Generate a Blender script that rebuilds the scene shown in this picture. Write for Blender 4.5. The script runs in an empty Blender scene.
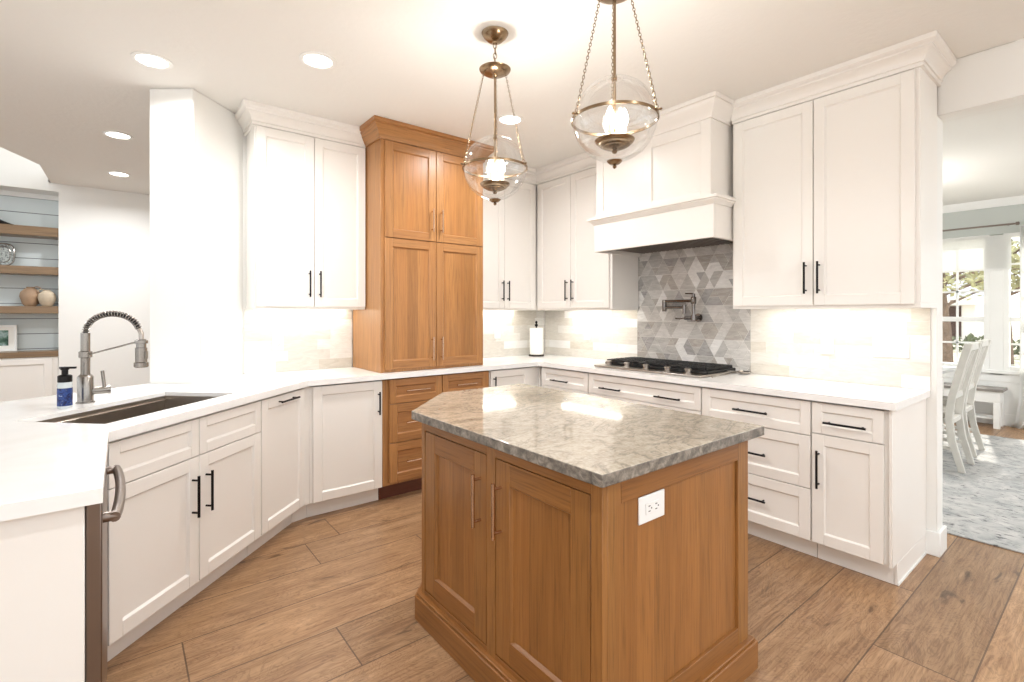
import bpy, math, random
from mathutils import Vector, Matrix
random.seed(7)
S = bpy.context.scene
COL = S.collection
PI = math.pi
CEIL = 2.72
CT = 0.914          # worktop height

# ------------------------------------------------------------------ camera, world, exposure
cam_d = bpy.data.cameras.new('camera'); cam = bpy.data.objects.new('camera', cam_d); COL.objects.link(cam)
cam.location = (0, 0, 1.342); cam.rotation_euler = (PI/2, 0, -math.radians(38.42))
cam_d.sensor_width = 36; cam_d.lens = 36*493/1024; cam_d.shift_y = -27.5/1024; cam_d.clip_start = .05; cam_d.clip_end = 300
S.camera = cam
W = bpy.data.worlds.new('World'); S.world = W; W.use_nodes = True
bg = W.node_tree.nodes['Background']; bg.inputs[0].default_value = (.90, .95, 1, 1); bg.inputs[1].default_value = 1.65
S.view_settings.view_transform = 'Standard'; S.view_settings.look = 'None'
S.view_settings.exposure = 0.42; S.view_settings.gamma = 1; S.view_settings.use_curve_mapping = False

LIGHTS = dict(can=10, under=1.4, bulb=13)

def area_light(name, loc, size, size_y, power, color, parent=None, rot=(0, 0, 0)):
    d = bpy.data.lights.new(name, 'AREA'); d.shape = 'RECTANGLE'; d.size = size; d.size_y = size_y
    d.energy = power; d.color = color
    o = bpy.data.objects.new(name, d); COL.objects.link(o); o.location = loc; o.rotation_euler = rot
    if parent: o.parent = parent
    return o

sun_d = bpy.data.lights.new('sun', 'SUN'); sun_d.energy = 4; sun_d.angle = .02; sun_d.color = (1, .95, .86)
sun = bpy.data.objects.new('sun', sun_d); COL.objects.link(sun); sun.rotation_euler = (math.radians(50), 0, math.radians(100))

# ------------------------------------------------------------------ materials
def srgb(r, g, b):
    f = lambda c: (c/255/12.92) if c/255 <= .04045 else ((c/255+.055)/1.055)**2.4
    return (f(r), f(g), f(b), 1)

class N:
    """small node helper"""
    def __init__(s, name):
        s.m = bpy.data.materials.new(name); s.m.use_nodes = True; s.t = s.m.node_tree
        s.b = s.t.nodes['Principled BSDF']; s.out = s.t.nodes['Material Output']
    def n(s, typ, **kw):
        x = s.t.nodes.new(typ)
        for k, v in kw.items():
            if k.startswith('i_'):
                x.inputs[k[2:].replace('_', ' ')].default_value = v
            else: setattr(x, k, v)
        return x
    def l(s, a, b): s.t.links.new(a, b)
    def co(s, scale=(1, 1, 1), loc=(0, 0, 0), out='Object'):
        tc = s.n('ShaderNodeTexCoord'); mp = s.n('ShaderNodeMapping')
        mp.inputs['Scale'].default_value = scale; mp.inputs['Location'].default_value = loc
        s.l(tc.outputs[out], mp.inputs[0]); return mp.outputs[0]
    def noise(s, vec, scale, detail=4, rough=.5, dist=0):
        x = s.n('ShaderNodeTexNoise'); x.inputs['Scale'].default_value = scale; x.inputs['Detail'].default_value = detail
        x.inputs['Roughness'].default_value = rough; x.inputs['Distortion'].default_value = dist
        if vec is not None: s.l(vec, x.inputs['Vector'])
        return x.outputs[0]
    def ramp(s, fac, stops):
        x = s.n('ShaderNodeValToRGB'); e = x.color_ramp.elements
        while len(e) < len(stops): e.new(.5)
        for i, (p, c) in enumerate(stops): e[i].position = p; e[i].color = c
        s.l(fac, x.inputs[0]); return x.outputs[0]
    def mix(s, fac, a, b, mode='MIX'):
        x = s.n('ShaderNodeMix'); x.data_type = 'RGBA'; x.blend_type = mode
        for sock, v in ((x.inputs[0], fac), (x.inputs[6], a), (x.inputs[7], b)):
            if hasattr(v, 'links'): s.l(v, sock)
            else: sock.default_value = v
        return x.outputs[2]
    def math(s, op, a, b=0.0, c=None):
        x = s.n('ShaderNodeMath'); x.operation = op
        for i, v in enumerate((a, b) if c is None else (a, b, c)):
            if hasattr(v, 'links'): s.l(v, x.inputs[i])
            else: x.inputs[i].default_value = v
        return x.outputs[0]
    def bump(s, h, strength=.2, dist=.01):
        x = s.n('ShaderNodeBump'); x.inputs['Strength'].default_value = strength; x.inputs['Distance'].default_value = dist
        s.l(h, x.inputs['Height']); s.l(x.outputs[0], s.b.inputs['Normal'])

def plain(name, col, rough=.5, metal=0, emit=None, es=0, coat=0, vary=.03, nscale=6, spec=None):
    k = N(name); b = k.b
    b.inputs['Roughness'].default_value = rough; b.inputs['Metallic'].default_value = metal
    if spec is not None: b.inputs['Specular IOR Level'].default_value = spec
    if coat: b.inputs['Coat Weight'].default_value = coat; b.inputs['Coat Roughness'].default_value = .08
    nz = k.noise(k.co(), nscale, 3)
    lo = tuple(c*(1-vary) for c in col[:3])+(1,); hi = tuple(min(1, c*(1+vary)) for c in col[:3])+(1,)
    k.l(k.ramp(nz, [(.3, lo), (.7, hi)]), b.inputs['Base Color'])
    if emit: b.inputs['Emission Color'].default_value = emit; b.inputs['Emission Strength'].default_value = es
    return k.m

M = {}
M['wall'] = plain('wall_paint', srgb(243, 242, 238), .6, vary=.008, nscale=2)
k = N('ceiling_paint'); k.b.inputs['Base Color'].default_value = srgb(241, 239, 234); k.b.inputs['Roughness'].default_value = .8
k.bump(k.noise(k.co(), 28, 4, .6), .35, .006); M['ceiling'] = k.m
M['sage'] = plain('sage_paint', srgb(198, 203, 198), .6, vary=.01, nscale=2)
M['trim'] = plain('trim_paint', srgb(245, 245, 242), .35, vary=.005)
M['white_cab'] = plain('cabinet_paint', srgb(242, 238, 232), .33, vary=.008, nscale=3)
M['black'] = plain('black_metal', srgb(26, 24, 25), .35, .6)
M['gap'] = plain('dark_gap', srgb(40, 32, 26), .8)  # dark brown for the painted shade gap and the towel holder base
M['brass'] = plain('antique_brass', srgb(146, 124, 98), .27, 1, vary=.12, nscale=25)
M['bronze_pull'] = plain('champagne_pull', srgb(206, 176, 150), .25, 1)
M['nickel'] = plain('brushed_nickel', srgb(150, 145, 139), .26, 1)
M['steel'] = plain('stainless_steel', srgb(172, 164, 156), .28, 1, vary=.06)
M['dwsteel'] = plain('dark_stainless', srgb(134, 122, 114), .33, 1, vary=.05)
M['dksteel'] = plain('polished_dark_steel', srgb(120, 114, 110), .16, 1)
M['sinksteel'] = plain('sink_steel', srgb(186, 176, 166), .34, 1, vary=.05)
M['iron'] = plain('cast_iron', srgb(12, 12, 14), .5, 0, vary=.2, nscale=60)
M['paper'] = plain('paper_roll', srgb(246, 244, 238), .9, vary=.01)
M['plastic'] = plain('white_plastic', srgb(246, 246, 244), .3, vary=.003)
M['slot'] = plain('socket_slot', srgb(60, 58, 56), .6)
M['chair'] = plain('cream_chair_paint', srgb(214, 211, 203), .5, vary=.05, nscale=15)
M['towel_fringe'] = plain('linen', srgb(225, 222, 214), .9)
M['candle'] = plain('candle_sleeve', srgb(240, 232, 215), .5)
M['fascia'] = plain('house_trim', srgb(235, 228, 220), .7)
M['roof'] = plain('house_roof', srgb(150, 156, 168), .8, vary=.1)
M['porch_shade'] = plain('porch_shadow_brick', srgb(74, 52, 42), .9, vary=.2)
M['bark'] = plain('bark', srgb(120, 100, 84), .9, vary=.3, nscale=8)
M['leaf'] = plain('leaves', srgb(176, 172, 130), .8, vary=.5, nscale=3)
M['hedge'] = plain('hedge_leaves', srgb(98, 104, 72), .8, vary=.5, nscale=5)

def emis(name, col, st):
    k = N(name); k.b.inputs['Base Color'].default_value = (1, 1, 1, 1)
    k.b.inputs['Emission Color'].default_value = col; k.b.inputs['Emission Strength'].default_value = st
    return k.m
M['can_emit'] = emis('downlight_lens', (1, .95, .88, 1), 9)
M['led_emit'] = emis('led_lens', (1, .93, .82, 1), 3)
M['bulb_emit'] = emis('bulb_glow', (1, .92, .8, 1), 22)

def thin_glass(name, tint=(1, 1, 1, 1), fac=.06, edge=.35):
    k = N(name); t = k.n('ShaderNodeBsdfTransparent'); t.inputs[0].default_value = tint
    g = k.n('ShaderNodeBsdfGlossy'); g.inputs['Roughness'].default_value = .03
    lw = k.n('ShaderNodeLayerWeight'); lw.inputs[0].default_value = .35
    f = k.math('MULTIPLY_ADD', lw.outputs['Facing'], edge, fac)
    m = k.n('ShaderNodeMixShader'); k.l(f, m.inputs[0]); k.l(t.outputs[0], m.inputs[1]); k.l(g.outputs[0], m.inputs[2])
    k.l(m.outputs[0], k.out.inputs[0]); return k.m
M['glass'] = thin_glass('window_glass', fac=.03, edge=.1)
M['globe'] = thin_glass('globe_glass', (.98, .98, .98, 1), fac=.04, edge=.42)
k = N('shade_fabric')
tr = k.n('ShaderNodeBsdfTranslucent'); tr.inputs[0].default_value = (.95, .95, .93, 1)
df = k.n('ShaderNodeBsdfDiffuse'); df.inputs[0].default_value = (.9, .9, .88, 1)
m = k.n('ShaderNodeMixShader'); m.inputs[0].default_value = .5
k.l(df.outputs[0], m.inputs[1]); k.l(tr.outputs[0], m.inputs[2]); k.l(m.outputs[0], k.out.inputs[0]); M['shade'] = k.m

def oak(name, base, horiz=False, dark=.6, board=.085, rough=.33, vary=.14):
    """honey oak: grain runs along z (or along the width when horiz)"""
    k = N(name)
    sc = (2.6, 2.6, 75) if horiz else (75, 75, 2.6)
    oi = k.n('ShaderNodeObjectInfo')
    off = k.n('ShaderNodeVectorMath'); off.operation = 'ADD'
    tc = k.n('ShaderNodeTexCoord'); cmb = k.n('ShaderNodeCombineXYZ')
    r10 = k.math('MULTIPLY', oi.outputs['Random'], 7.3)
    for i in range(3): k.l(r10, cmb.inputs[i])
    k.l(tc.outputs['Object'], off.inputs[0]); k.l(cmb.outputs[0], off.inputs[1])
    mp = k.n('ShaderNodeMapping'); mp.inputs['Scale'].default_value = sc; k.l(off.outputs[0], mp.inputs[0])
    fine = k.noise(mp.outputs[0], 1.6, 6, .65, .4)
    mp2 = k.n('ShaderNodeMapping'); mp2.inputs['Scale'].default_value = tuple(c*.12 for c in sc); k.l(off.outputs[0], mp2.inputs[0])
    broad = k.noise(mp2.outputs[0], 1.2, 3, .5, 1.2)
    sep = k.n('ShaderNodeSeparateXYZ'); k.l(off.outputs[0], sep.inputs[0])
    a = sep.outputs[2] if horiz else k.math('ADD', sep.outputs[0], sep.outputs[1])
    idx = k.math('FLOOR', k.math('DIVIDE', a, board))
    wn = k.n('ShaderNodeTexWhiteNoise'); wn.noise_dimensions = '1D'; k.l(idx, wn.inputs['W'])
    dk = tuple(c*dark for c in base[:3])+(1,); lt = tuple(min(1, c*1.18) for c in base[:3])+(1,)
    c = k.ramp(fine, [(.32, dk), (.5, base), (.72, lt)])
    red = (base[0]*.84, base[1]*.74, base[2]*.66, 1)
    c = k.mix(k.ramp(broad, [(.35, (0, 0, 0, 1)), (.75, (.75, .75, .75, 1))]), c, red)
    v = k.math('MULTIPLY_ADD', wn.outputs[0], 2*vary, 1-vary)
    vc = k.n('ShaderNodeCombineXYZ')
    for i in range(3): k.l(v, vc.inputs[i])
    c = k.mix(1.0, c, vc.outputs[0], 'MULTIPLY')
    k.l(c, k.b.inputs['Base Color']); k.b.inputs['Roughness'].default_value = rough
    k.bump(fine, .08, .002)
    return k.m
OAKC = srgb(178, 128, 78)
M['oak_v'] = oak('oak_vertical', OAKC, vary=.04, board=.5)
M['oak_h'] = oak('oak_horizontal', srgb(172, 122, 74), True, vary=.04, board=.5)
M['oak_p'] = oak('oak_panel', srgb(174, 122, 70))
ISLC = srgb(156, 108, 58)
M['isl_v'] = oak('island_oak_vertical', ISLC, vary=.05, board=.5)
M['isl_h'] = oak('island_oak_horizontal', srgb(148, 100, 52), True, vary=.04, board=.5)
M['isl_p'] = oak('island_oak_panel', srgb(156, 106, 56), vary=.09)
M['oak_toe'] = oak('dark_oak_toe', srgb(98, 52, 34), True)
M['shelf_oak'] = oak('shelf_oak', srgb(138, 114, 86), True, vary=.06)

# granite
k = N('taupe_granite'); v = k.co((1, 1, 1)); v2 = k.co((.9, 2.6, 1), (3, 1, 0))
n1 = k.noise(v2, 2.6, 7, .62, 1.4); n2 = k.noise(v, 22, 5, .7); n3 = k.noise(v, 90, 3, .6)
c = k.ramp(n1, [(.28, srgb(122, 106, 86)), (.42, srgb(164, 146, 122)), (.56, srgb(190, 173, 148)), (.68, srgb(152, 135, 112)), (.8, srgb(128, 112, 92))])
c = k.mix(.42, c, k.ramp(n2, [(.32, srgb(120, 112, 102)), (.55, srgb(205, 197, 182)), (.72, srgb(220, 213, 200))]))
c = k.mix(.22, c, k.ramp(n3, [(.35, srgb(95, 92, 88)), (.6, srgb(212, 205, 192))]))
vein = k.noise(k.co((1, 1.8, 1), (1, 5, 0)), 3.2, 5, .55, 2.2)
vf = k.ramp(k.math('ABSOLUTE', k.math('SUBTRACT', vein, .5)), [(0, (.55, .55, .55, 1)), (.018, (.2, .2, .2, 1)), (.045, (0, 0, 0, 1))])
c = k.mix(vf, c, srgb(104, 96, 88))
k.l(c, k.b.inputs['Base Color']); k.b.inputs['Roughness'].default_value = .07; k.b.inputs['Specular IOR Level'].default_value = 1.0
M['granite'] = k.m
k = N('rough_granite_edge'); v = k.co()
c = k.ramp(k.noise(v, 30, 6, .7, .6), [(.3, srgb(70, 66, 62)), (.5, srgb(122, 115, 106)), (.7, srgb(172, 163, 150))])
k.l(c, k.b.inputs['Base Color']); k.b.inputs['Roughness'].default_value = .35; k.bump(k.noise(v, 40, 4), .5, .004); M['granite_edge'] = k.m
# quartz
k = N('white_quartz'); v = k.co()
c = k.ramp(k.noise(v, 3, 6, .6, 2), [(.35, srgb(241, 240, 237)), (.55, srgb(246, 245, 243))])
k.l(c, k.b.inputs['Base Color']); k.b.inputs['Roughness'].default_value = .14; M['quartz'] = k.m
# tile marbles
def marble(name, a, b, rough=.25):
    k = N(name); v = k.co((1, 1, 3.5))
    k.l(k.ramp(k.noise(v, 9, 5, .6, 1.5), [(.35, a), (.65, b)]), k.b.inputs['Base Color']); k.b.inputs['Roughness'].default_value = rough
    return k.m
SUB = [marble('subway_%s' % n, srgb(*a), srgb(*b)) for n, a, b in
       (('ivory', (232, 229, 222), (242, 240, 235)), ('cream', (218, 213, 203), (230, 226, 218)), ('pearl', (216, 212, 204), (230, 226, 218)),
        ('sand', (208, 201, 188), (222, 216, 205)), ('white', (242, 241, 238), (249, 248, 246)))]
TRI = [marble('mosaic_%s' % n, srgb(*a), srgb(*b)) for n, a, b in
       (('grey', (150, 148, 145), (176, 173, 170)), ('light', (190, 187, 182), (212, 209, 204)), ('mid', (172, 169, 164), (194, 191, 186)),
        ('white', (212, 210, 206), (232, 230, 226)), ('taupe', (162, 156, 149), (186, 180, 172)))]
M['grout'] = plain('grout', srgb(226, 223, 217), .9)

# floor planks
k = N('wood_plank_floor'); tc = k.n('ShaderNodeTexCoord'); sp = k.n('ShaderNodeSeparateXYZ'); k.l(tc.outputs['Object'], sp.inputs[0])
X, Y = sp.outputs[0], sp.outputs[1]
PW, PL = .2925, 1.9
ry = k.math('DIVIDE', k.math('SUBTRACT', Y, .072), PW); row = k.math('FLOOR', ry); fy = k.math('FRACT', ry)
w1 = k.n('ShaderNodeTexWhiteNoise'); w1.noise_dimensions = '1D'; k.l(row, w1.inputs['W'])
rx = k.math('ADD', k.math('DIVIDE', X, PL), k.math('MULTIPLY', w1.outputs[0], 5.0)); cx_ = k.math('FLOOR', rx); fx = k.math('FRACT', rx)
cid = k.n('ShaderNodeCombineXYZ'); k.l(row, cid.inputs[0]); k.l(cx_, cid.inputs[1])
w2 = k.n('ShaderNodeTexWhiteNoise'); w2.noise_dimensions = '3D'; k.l(cid.outputs[0], w2.inputs['Vector'])
# grain coordinates, shifted per plank
gv = k.n('ShaderNodeCombineXYZ')
k.l(k.math('ADD', X, k.math('MULTIPLY', w2.outputs[0], 31.0)), gv.inputs[0]); k.l(k.math('ADD', Y, k.math('MULTIPLY', row, 1.7)), gv.inputs[1])
def stretched(sx, sy):
    mp = k.n('ShaderNodeMapping'); mp.inputs['Scale'].default_value = (sx, sy, 1); k.l(gv.outputs[0], mp.inputs[0]); return mp.outputs[0]
g1 = k.noise(stretched(1.4, 8), 1.5, 9, .68, 1.2); g2 = k.noise(stretched(3, 70), 1.4, 5, .6, .3); g3 = k.noise(stretched(1.9, 5.5), 1.5, 4, .55, 1.3)
c = k.ramp(g1, [(.2, srgb(92, 62, 38)), (.38, srgb(144, 107, 74)), (.56, srgb(170, 134, 97)), (.75, srgb(198, 160, 124))])
c = k.mix(.28, c, k.ramp(g2, [(.36, srgb(96, 66, 42)), (.62, srgb(200, 162, 127))]))
knot = k.ramp(g3, [(.28, (.8, .8, .8, 1)), (.33, (.35, .35, .35, 1)), (.385, (0, 0, 0, 1))])
ring = k.math('FRACT', k.math('MULTIPLY', g3, 16.0))
ringc = k.ramp(ring, [(0, (.42, .42, .42, 1)), (.16, (.12, .12, .12, 1)), (.5, (0, 0, 0, 1)), (.86, (.08, .08, .08, 1)), (1, (.42, .42, .42, 1))])
c = k.mix(ringc, c, srgb(92, 62, 40))
c = k.mix(knot, c, srgb(62, 40, 27))
tone = k.math('MULTIPLY_ADD', w2.outputs[0], .38, .78); tv = k.n('ShaderNodeCombineXYZ')
for i in range(3): k.l(tone, tv.inputs[i])
c = k.mix(1.0, c, tv.outputs[0], 'MULTIPLY')
ey = k.math('MULTIPLY', k.math('MINIMUM', fy, k.math('SUBTRACT', 1.0, fy)), PW); ex = k.math('MULTIPLY', k.math('MINIMUM', fx, k.math('SUBTRACT', 1.0, fx)), PL)
e = k.math('MINIMUM', ex, ey); seam = k.math('LESS_THAN', e, .0028)
c = k.mix(k.math('MULTIPLY', seam, .75), c, srgb(70, 48, 34))
k.l(c, k.b.inputs['Base Color']); k.b.inputs['Roughness'].default_value = .36
k.bump(k.math('SUBTRACT', g2, k.math('MULTIPLY', seam, 1.5)), .12, .004); M['floor'] = k.m

# rug
k = N('distressed_rug'); v = k.co()
n1 = k.noise(v, 5, 7, .7, 1.0); n2 = k.noise(k.co((2.2, 1, 1)), 13, 5, .75, .5)
c = k.ramp(n1, [(.3, srgb(150, 152, 152)), (.5, srgb(182, 181, 178)), (.7, srgb(206, 203, 198))])
c = k.mix(k.ramp(n2, [(.36, (.95, .95, .95, 1)), (.42, (.3, .3, .3, 1)), (.47, (0, 0, 0, 1))]), c, srgb(92, 92, 94))
k.l(c, k.b.inputs['Base Color']); k.b.inputs['Roughness'].default_value = .95; k.bump(n2, .4, .01); M['rug'] = k.m
# shiplap
k = N('shiplap_boards'); tc = k.n('ShaderNodeTexCoord'); sp = k.n('ShaderNodeSeparateXYZ'); k.l(tc.outputs['Object'], sp.inputs[0])
fz = k.math('FRACT', k.math('DIVIDE', k.math('SUBTRACT', sp.outputs[2], 1.12), .1625))
c = k.mix(k.math('LESS_THAN', fz, .045), srgb(214, 222, 222), srgb(96, 100, 100)); k.l(c, k.b.inputs['Base Color']); M['shiplap'] = k.m
# lawn, with dappled shade painted into its colour
k = N('shade_dappled_lawn'); c = k.ramp(k.noise(k.co((.5, 2.2, 1)), .9, 6, .65, .6), [(.36, srgb(120, 122, 96)), (.48, srgb(190, 184, 160)), (.62, srgb(222, 214, 198))])
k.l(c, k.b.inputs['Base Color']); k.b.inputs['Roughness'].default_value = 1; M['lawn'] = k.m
# pottery
M['clay'] = plain('tan_clay', srgb(176, 146, 118), .6, vary=.22, nscale=9)
M['clay2'] = plain('pale_clay', srgb(200, 184, 160), .6, vary=.18, nscale=12)
M['seatfab'] = plain('chair_fabric', srgb(170, 164, 154), .95, vary=.35, nscale=30)
M['tabletop'] = plain('weathered_tabletop', srgb(196, 196, 192), .4, vary=.06)
M['bench_top'] = plain('grey_bench_top', srgb(140, 134, 128), .5, vary=.1)
k = N('soap_label')
tc = k.n('ShaderNodeTexCoord'); c = k.ramp(k.noise(k.co((1, 1, .7)), 40, 3, .6, 1.5), [(.42, srgb(10, 24, 74)), (.5, srgb(40, 72, 140)), (.6, srgb(16, 34, 92)), (.72, srgb(150, 170, 205))])
k.l(c, k.b.inputs['Base Color']); M['label'] = k.m
M['bottle'] = plain('clear_bottle', srgb(205, 212, 214), .12, vary=.02)
k = N('picture_art'); c = k.ramp(k.noise(k.co(), 14, 4), [(.38, srgb(40, 66, 58)), (.5, srgb(82, 120, 100)), (.62, srgb(170, 190, 190))]); k.l(c, k.b.inputs['Base Color']); M['art'] = k.m
k = N('tray_pattern'); c = k.ramp(k.noise(k.co(), 45, 4, .7, 2), [(.42, srgb(84, 90, 90)), (.55, srgb(200, 206, 202))]); k.l(c, k.b.inputs['Base Color']); M['tray'] = k.m

# ------------------------------------------------------------------ mesh builder
class MB:
    def __init__(s): s.v = []; s.f = []; s.mi = []; s.sm = []
    def add(s, vs, fs, mi=0, smooth=False):
        o = len(s.v); s.v += [tuple(v) for v in vs]
        for f in fs: s.f.append(tuple(i+o for i in f)); s.mi.append(mi); s.sm.append(smooth)
        return s
    def box(s, x0, x1, y0, y1, z0, z1, mi=0):
        vs = [(x, y, z) for x in (x0, x1) for y in (y0, y1) for z in (z0, z1)]
        return s.add(vs, [(0, 1, 3, 2), (4, 6, 7, 5), (0, 4, 5, 1), (2, 3, 7, 6), (0, 2, 6, 4), (1, 5, 7, 3)], mi)
    def prism(s, poly, z0, z1, mi=0, side=None):
        n = len(poly); vs = [(x, y, z0) for x, y in poly]+[(x, y, z1) for x, y in poly]
        a = sum(poly[i][0]*poly[(i+1) % n][1]-poly[(i+1) % n][0]*poly[i][1] for i in range(n))
        r = list(range(n)); up = r if a > 0 else r[::-1]
        s.add(vs, [tuple(n+i for i in up), tuple(i for i in up[::-1])], mi)
        o = len(s.v)-2*n
        for i in range(n):
            j = (i+1) % n; q = (i, j, n+j, n+i) if a > 0 else (j, i, n+i, n+j)
            s.f.append(tuple(t+o for t in q)); s.mi.append(mi if side is None else side); s.sm.append(False)
        return s
    def lathe(s, prof, c=(0, 0, 0), segs=24, mi=0, smooth=True, M4=None):
        vs = []; fs = []; n = len(prof)
        for i in range(segs):
            a = 2*PI*i/segs
            for r, z in prof: vs.append((r*math.cos(a), r*math.sin(a), z))
        for i in range(segs):
            j = (i+1) % segs
            for q in range(n-1): fs.append((i*n+q, j*n+q, j*n+q+1, i*n+q+1))
        if prof[0][0] > 1e-6: fs.append(tuple(i*n for i in range(segs))[::-1])
        if prof[-1][0] > 1e-6: fs.append(tuple(i*n+n-1 for i in range(segs)))
        if M4 is not None: vs = [tuple(M4 @ Vector(v)) for v in vs]
        vs = [(v[0]+c[0], v[1]+c[1], v[2]+c[2]) for v in vs]
        return s.add(vs, fs, mi, smooth)
    def open_lathe(s, prof, c=(0, 0, 0), segs=32, mi=0):
        vs = []; fs = []; n = len(prof)
        for i in range(segs):
            a = 2*PI*i/segs
            for r, z in prof: vs.append((c[0]+r*math.cos(a), c[1]+r*math.sin(a), c[2]+z))
        for i in range(segs):
            j = (i+1) % segs
            for q in range(n-1): fs.append((i*n+q, j*n+q, j*n+q+1, i*n+q+1))
        return s.add(vs, fs, mi, True)
    def cyl(s, p0, p1, r, segs=12, mi=0, r2=None):
        p0 = Vector(p0); p1 = Vector(p1); d = p1-p0; L = d.length
        R = d.to_track_quat('Z', 'Y').to_matrix()
        return s.lathe([(r, 0), (r if r2 is None else r2, L)], tuple(p0), segs, mi, True, R.to_4x4())
    def tube(s, pts, r, segs=8, mi=0, closed=False):
        P = [Vector(p) for p in pts]; n = len(P); vs = []; fs = []
        up = None
        for i, p in enumerate(P):
            if closed: t = P[(i+1) % n]-P[i-1]
            else: t = P[min(i+1, n-1)]-P[max(i-1, 0)]
            t.normalize()
            if up is None: up = t.orthogonal().normalized()
            up = (up-t*up.dot(t)).normalized(); w = t.cross(up)
            rr = r[i] if isinstance(r, (list, tuple)) else r
            for q in range(segs):
                a = 2*PI*q/segs; vs.append(p+up*math.cos(a)*rr+w*math.sin(a)*rr)
        m = n if closed else n-1
        for i in range(m):
            j = (i+1) % n
            for q in range(segs):
                q2 = (q+1) % segs; fs.append((i*segs+q, i*segs+q2, j*segs+q2, j*segs+q))
        if not closed: fs += [tuple(range(segs))[::-1], tuple((n-1)*segs+q for q in range(segs))]
        return s.add(vs, fs, mi, True)
    def sweep(s, path, prof, mi=0):
        """profile (outset, z) along an open plan path; outset is to the right of travel"""
        n = len(path); P = [Vector((p[0], p[1])) for p in path]; L = len(prof); vs = []; fs = []
        for i in range(n):
            ds = []
            if i > 0: ds.append((P[i]-P[i-1]).normalized())
            if i < n-1: ds.append((P[i+1]-P[i]).normalized())
            ns = [Vector((d.y, -d.x)) for d in ds]
            if len(ns) == 2:
                m = (ns[0]+ns[1]); m = m/(m.length_squared)*2 if m.length > 1e-6 else ns[0]
            else: m = ns[0]
            for o, z in prof: vs.append((P[i].x+m.x*o, P[i].y+m.y*o, z))
        for i in range(n-1):
            for q in range(L):
                q2 = (q+1) % L; fs.append((i*L+q, (i+1)*L+q, (i+1)*L+q2, i*L+q2))
        fs += [tuple(range(L)), tuple((n-1)*L+q for q in range(L))[::-1]]
        return s.add(vs, fs, mi)
    def xf(s, M4):
        s.v = [tuple(M4 @ Vector(v)) for v in s.v]; return s
    def build(s, name, mats, parent=None, bevel=0, seg=1):
        me = bpy.data.meshes.new(name); me.from_pydata(s.v, [], s.f)
        if not isinstance(mats, (list, tuple)): mats = [mats]
        for m in mats: me.materials.append(m)
        me.polygons.foreach_set('material_index', s.mi); me.polygons.foreach_set('use_smooth', s.sm); me.update(); me.set_sharp_from_angle(angle=.75)
        o = bpy.data.objects.new(name, me); COL.objects.link(o)
        if parent: o.parent = parent
        if bevel:
            b = o.modifiers.new('bevel', 'BEVEL'); b.width = bevel; b.segments = seg; b.limit_method = 'ANGLE'; b.angle_limit = .6
        return o

def tag(o, label, cat, group=None):
    o['label'] = label; o['category'] = cat
    if group: o['group'] = group
    return o
def thing(name, label, cat, loc=(0, 0, 0), rz=0, group=None):
    o = bpy.data.objects.new(name, None); COL.objects.link(o); o.location = loc; o.rotation_euler = (0, 0, rz); o.empty_display_size = .1
    return tag(o, label, cat, group)
def struct(name, mb, mat, bevel=0):
    o = mb.build(name, mat, None, bevel); o['kind'] = 'structure'; return o

# ------------------------------------------------------------------ room shell
# plan: camera stands at 0,0; range wall is x=3.54, back wall is y=3.90
WX, WY = 3.54, 3.90
struct('floor', MB().box(-4, 8.3, -3, 7.6, -.08, 0), M['floor'])
cp = [(-4, -1.2), (8.3, -1.2), (8.3, 7.45), (-.58, 7.45), (-.58, 7.1), (-.59, 6.3), (-.78, 5.83), (-1.2, 4.8), (-4, 4.8)]
struct('ceiling', MB().prism(cp, CEIL, CEIL+.1), M['ceiling'])
struct('trim_1', MB().box(-4, .6, 4.7, 7.6, 3.6, 3.7), M['ceiling'])
struct('wall_range', MB().box(WX, WX+.13, .676, WY+.13, 0, CEIL).box(WX, WX+.13, -1.6, .676, 2.435, CEIL), M['wall'], .004)
struct('wall_back', MB().box(.673, WX, WY, WY+.13, 0, CEIL), M['wall'])
struct('wall_pier', MB().prism([(.345, 3.572), (.69, 3.917), (.69, 4.03), (.42, 4.03), (.134, 3.743)], 0, CEIL), M['wall'], .006)
struct('wall_far', MB().box(-.52, 3.0, 7.1, 7.4, 0, CEIL).box(-3.5, -.52, 7.1, 7.4, 2.635, 3.6).box(-3.5, -.52, 7.4, 7.5, 0, 3.6)
       .box(-.6, 1, 7.1, 7.4, CEIL, 3.6), M['wall'])
struct('wall_niche', MB().box(-3.4, -.525, 7.385, 7.399, .9, 2.634), M['shiplap'])
struct('trim_3', MB().box(-3.4, -.525, 7.36, 7.384, 2.585, 2.634), M['trim'])
struct('wall_side', MB().box(2.9, 3.0, 4.03, 7.1, 0, CEIL), M['wall'])
rw = MB().box(-4, 8.3, -3.1, -3, 0, 1.0).box(-4, 8.3, -3.1, -3, 2.35, CEIL)  # unseen rear wall added to block low light, its openings admit daylight
for x_ in (-4, -1.0, 2.0, 3.54, 6.0): rw.box(x_, x_+.35, -3.1, -3, 1.0, 2.35)
struct('added_wall_rear', rw, M['wall'])
lw = MB().box(-4.1, -4, -3.1, 7.6, 0, 1.0).box(-4.1, -4, -3.1, 7.6, 2.35, CEIL)  # unseen left wall, likewise added to shape the incoming daylight
for y_ in (-3.1, -.4, 2.2, 4.8, 7.2): lw.box(-4.1, -4, y_, y_+.35, 1.0, 2.35)
struct('added_wall_left', lw, M['wall'])
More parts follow.
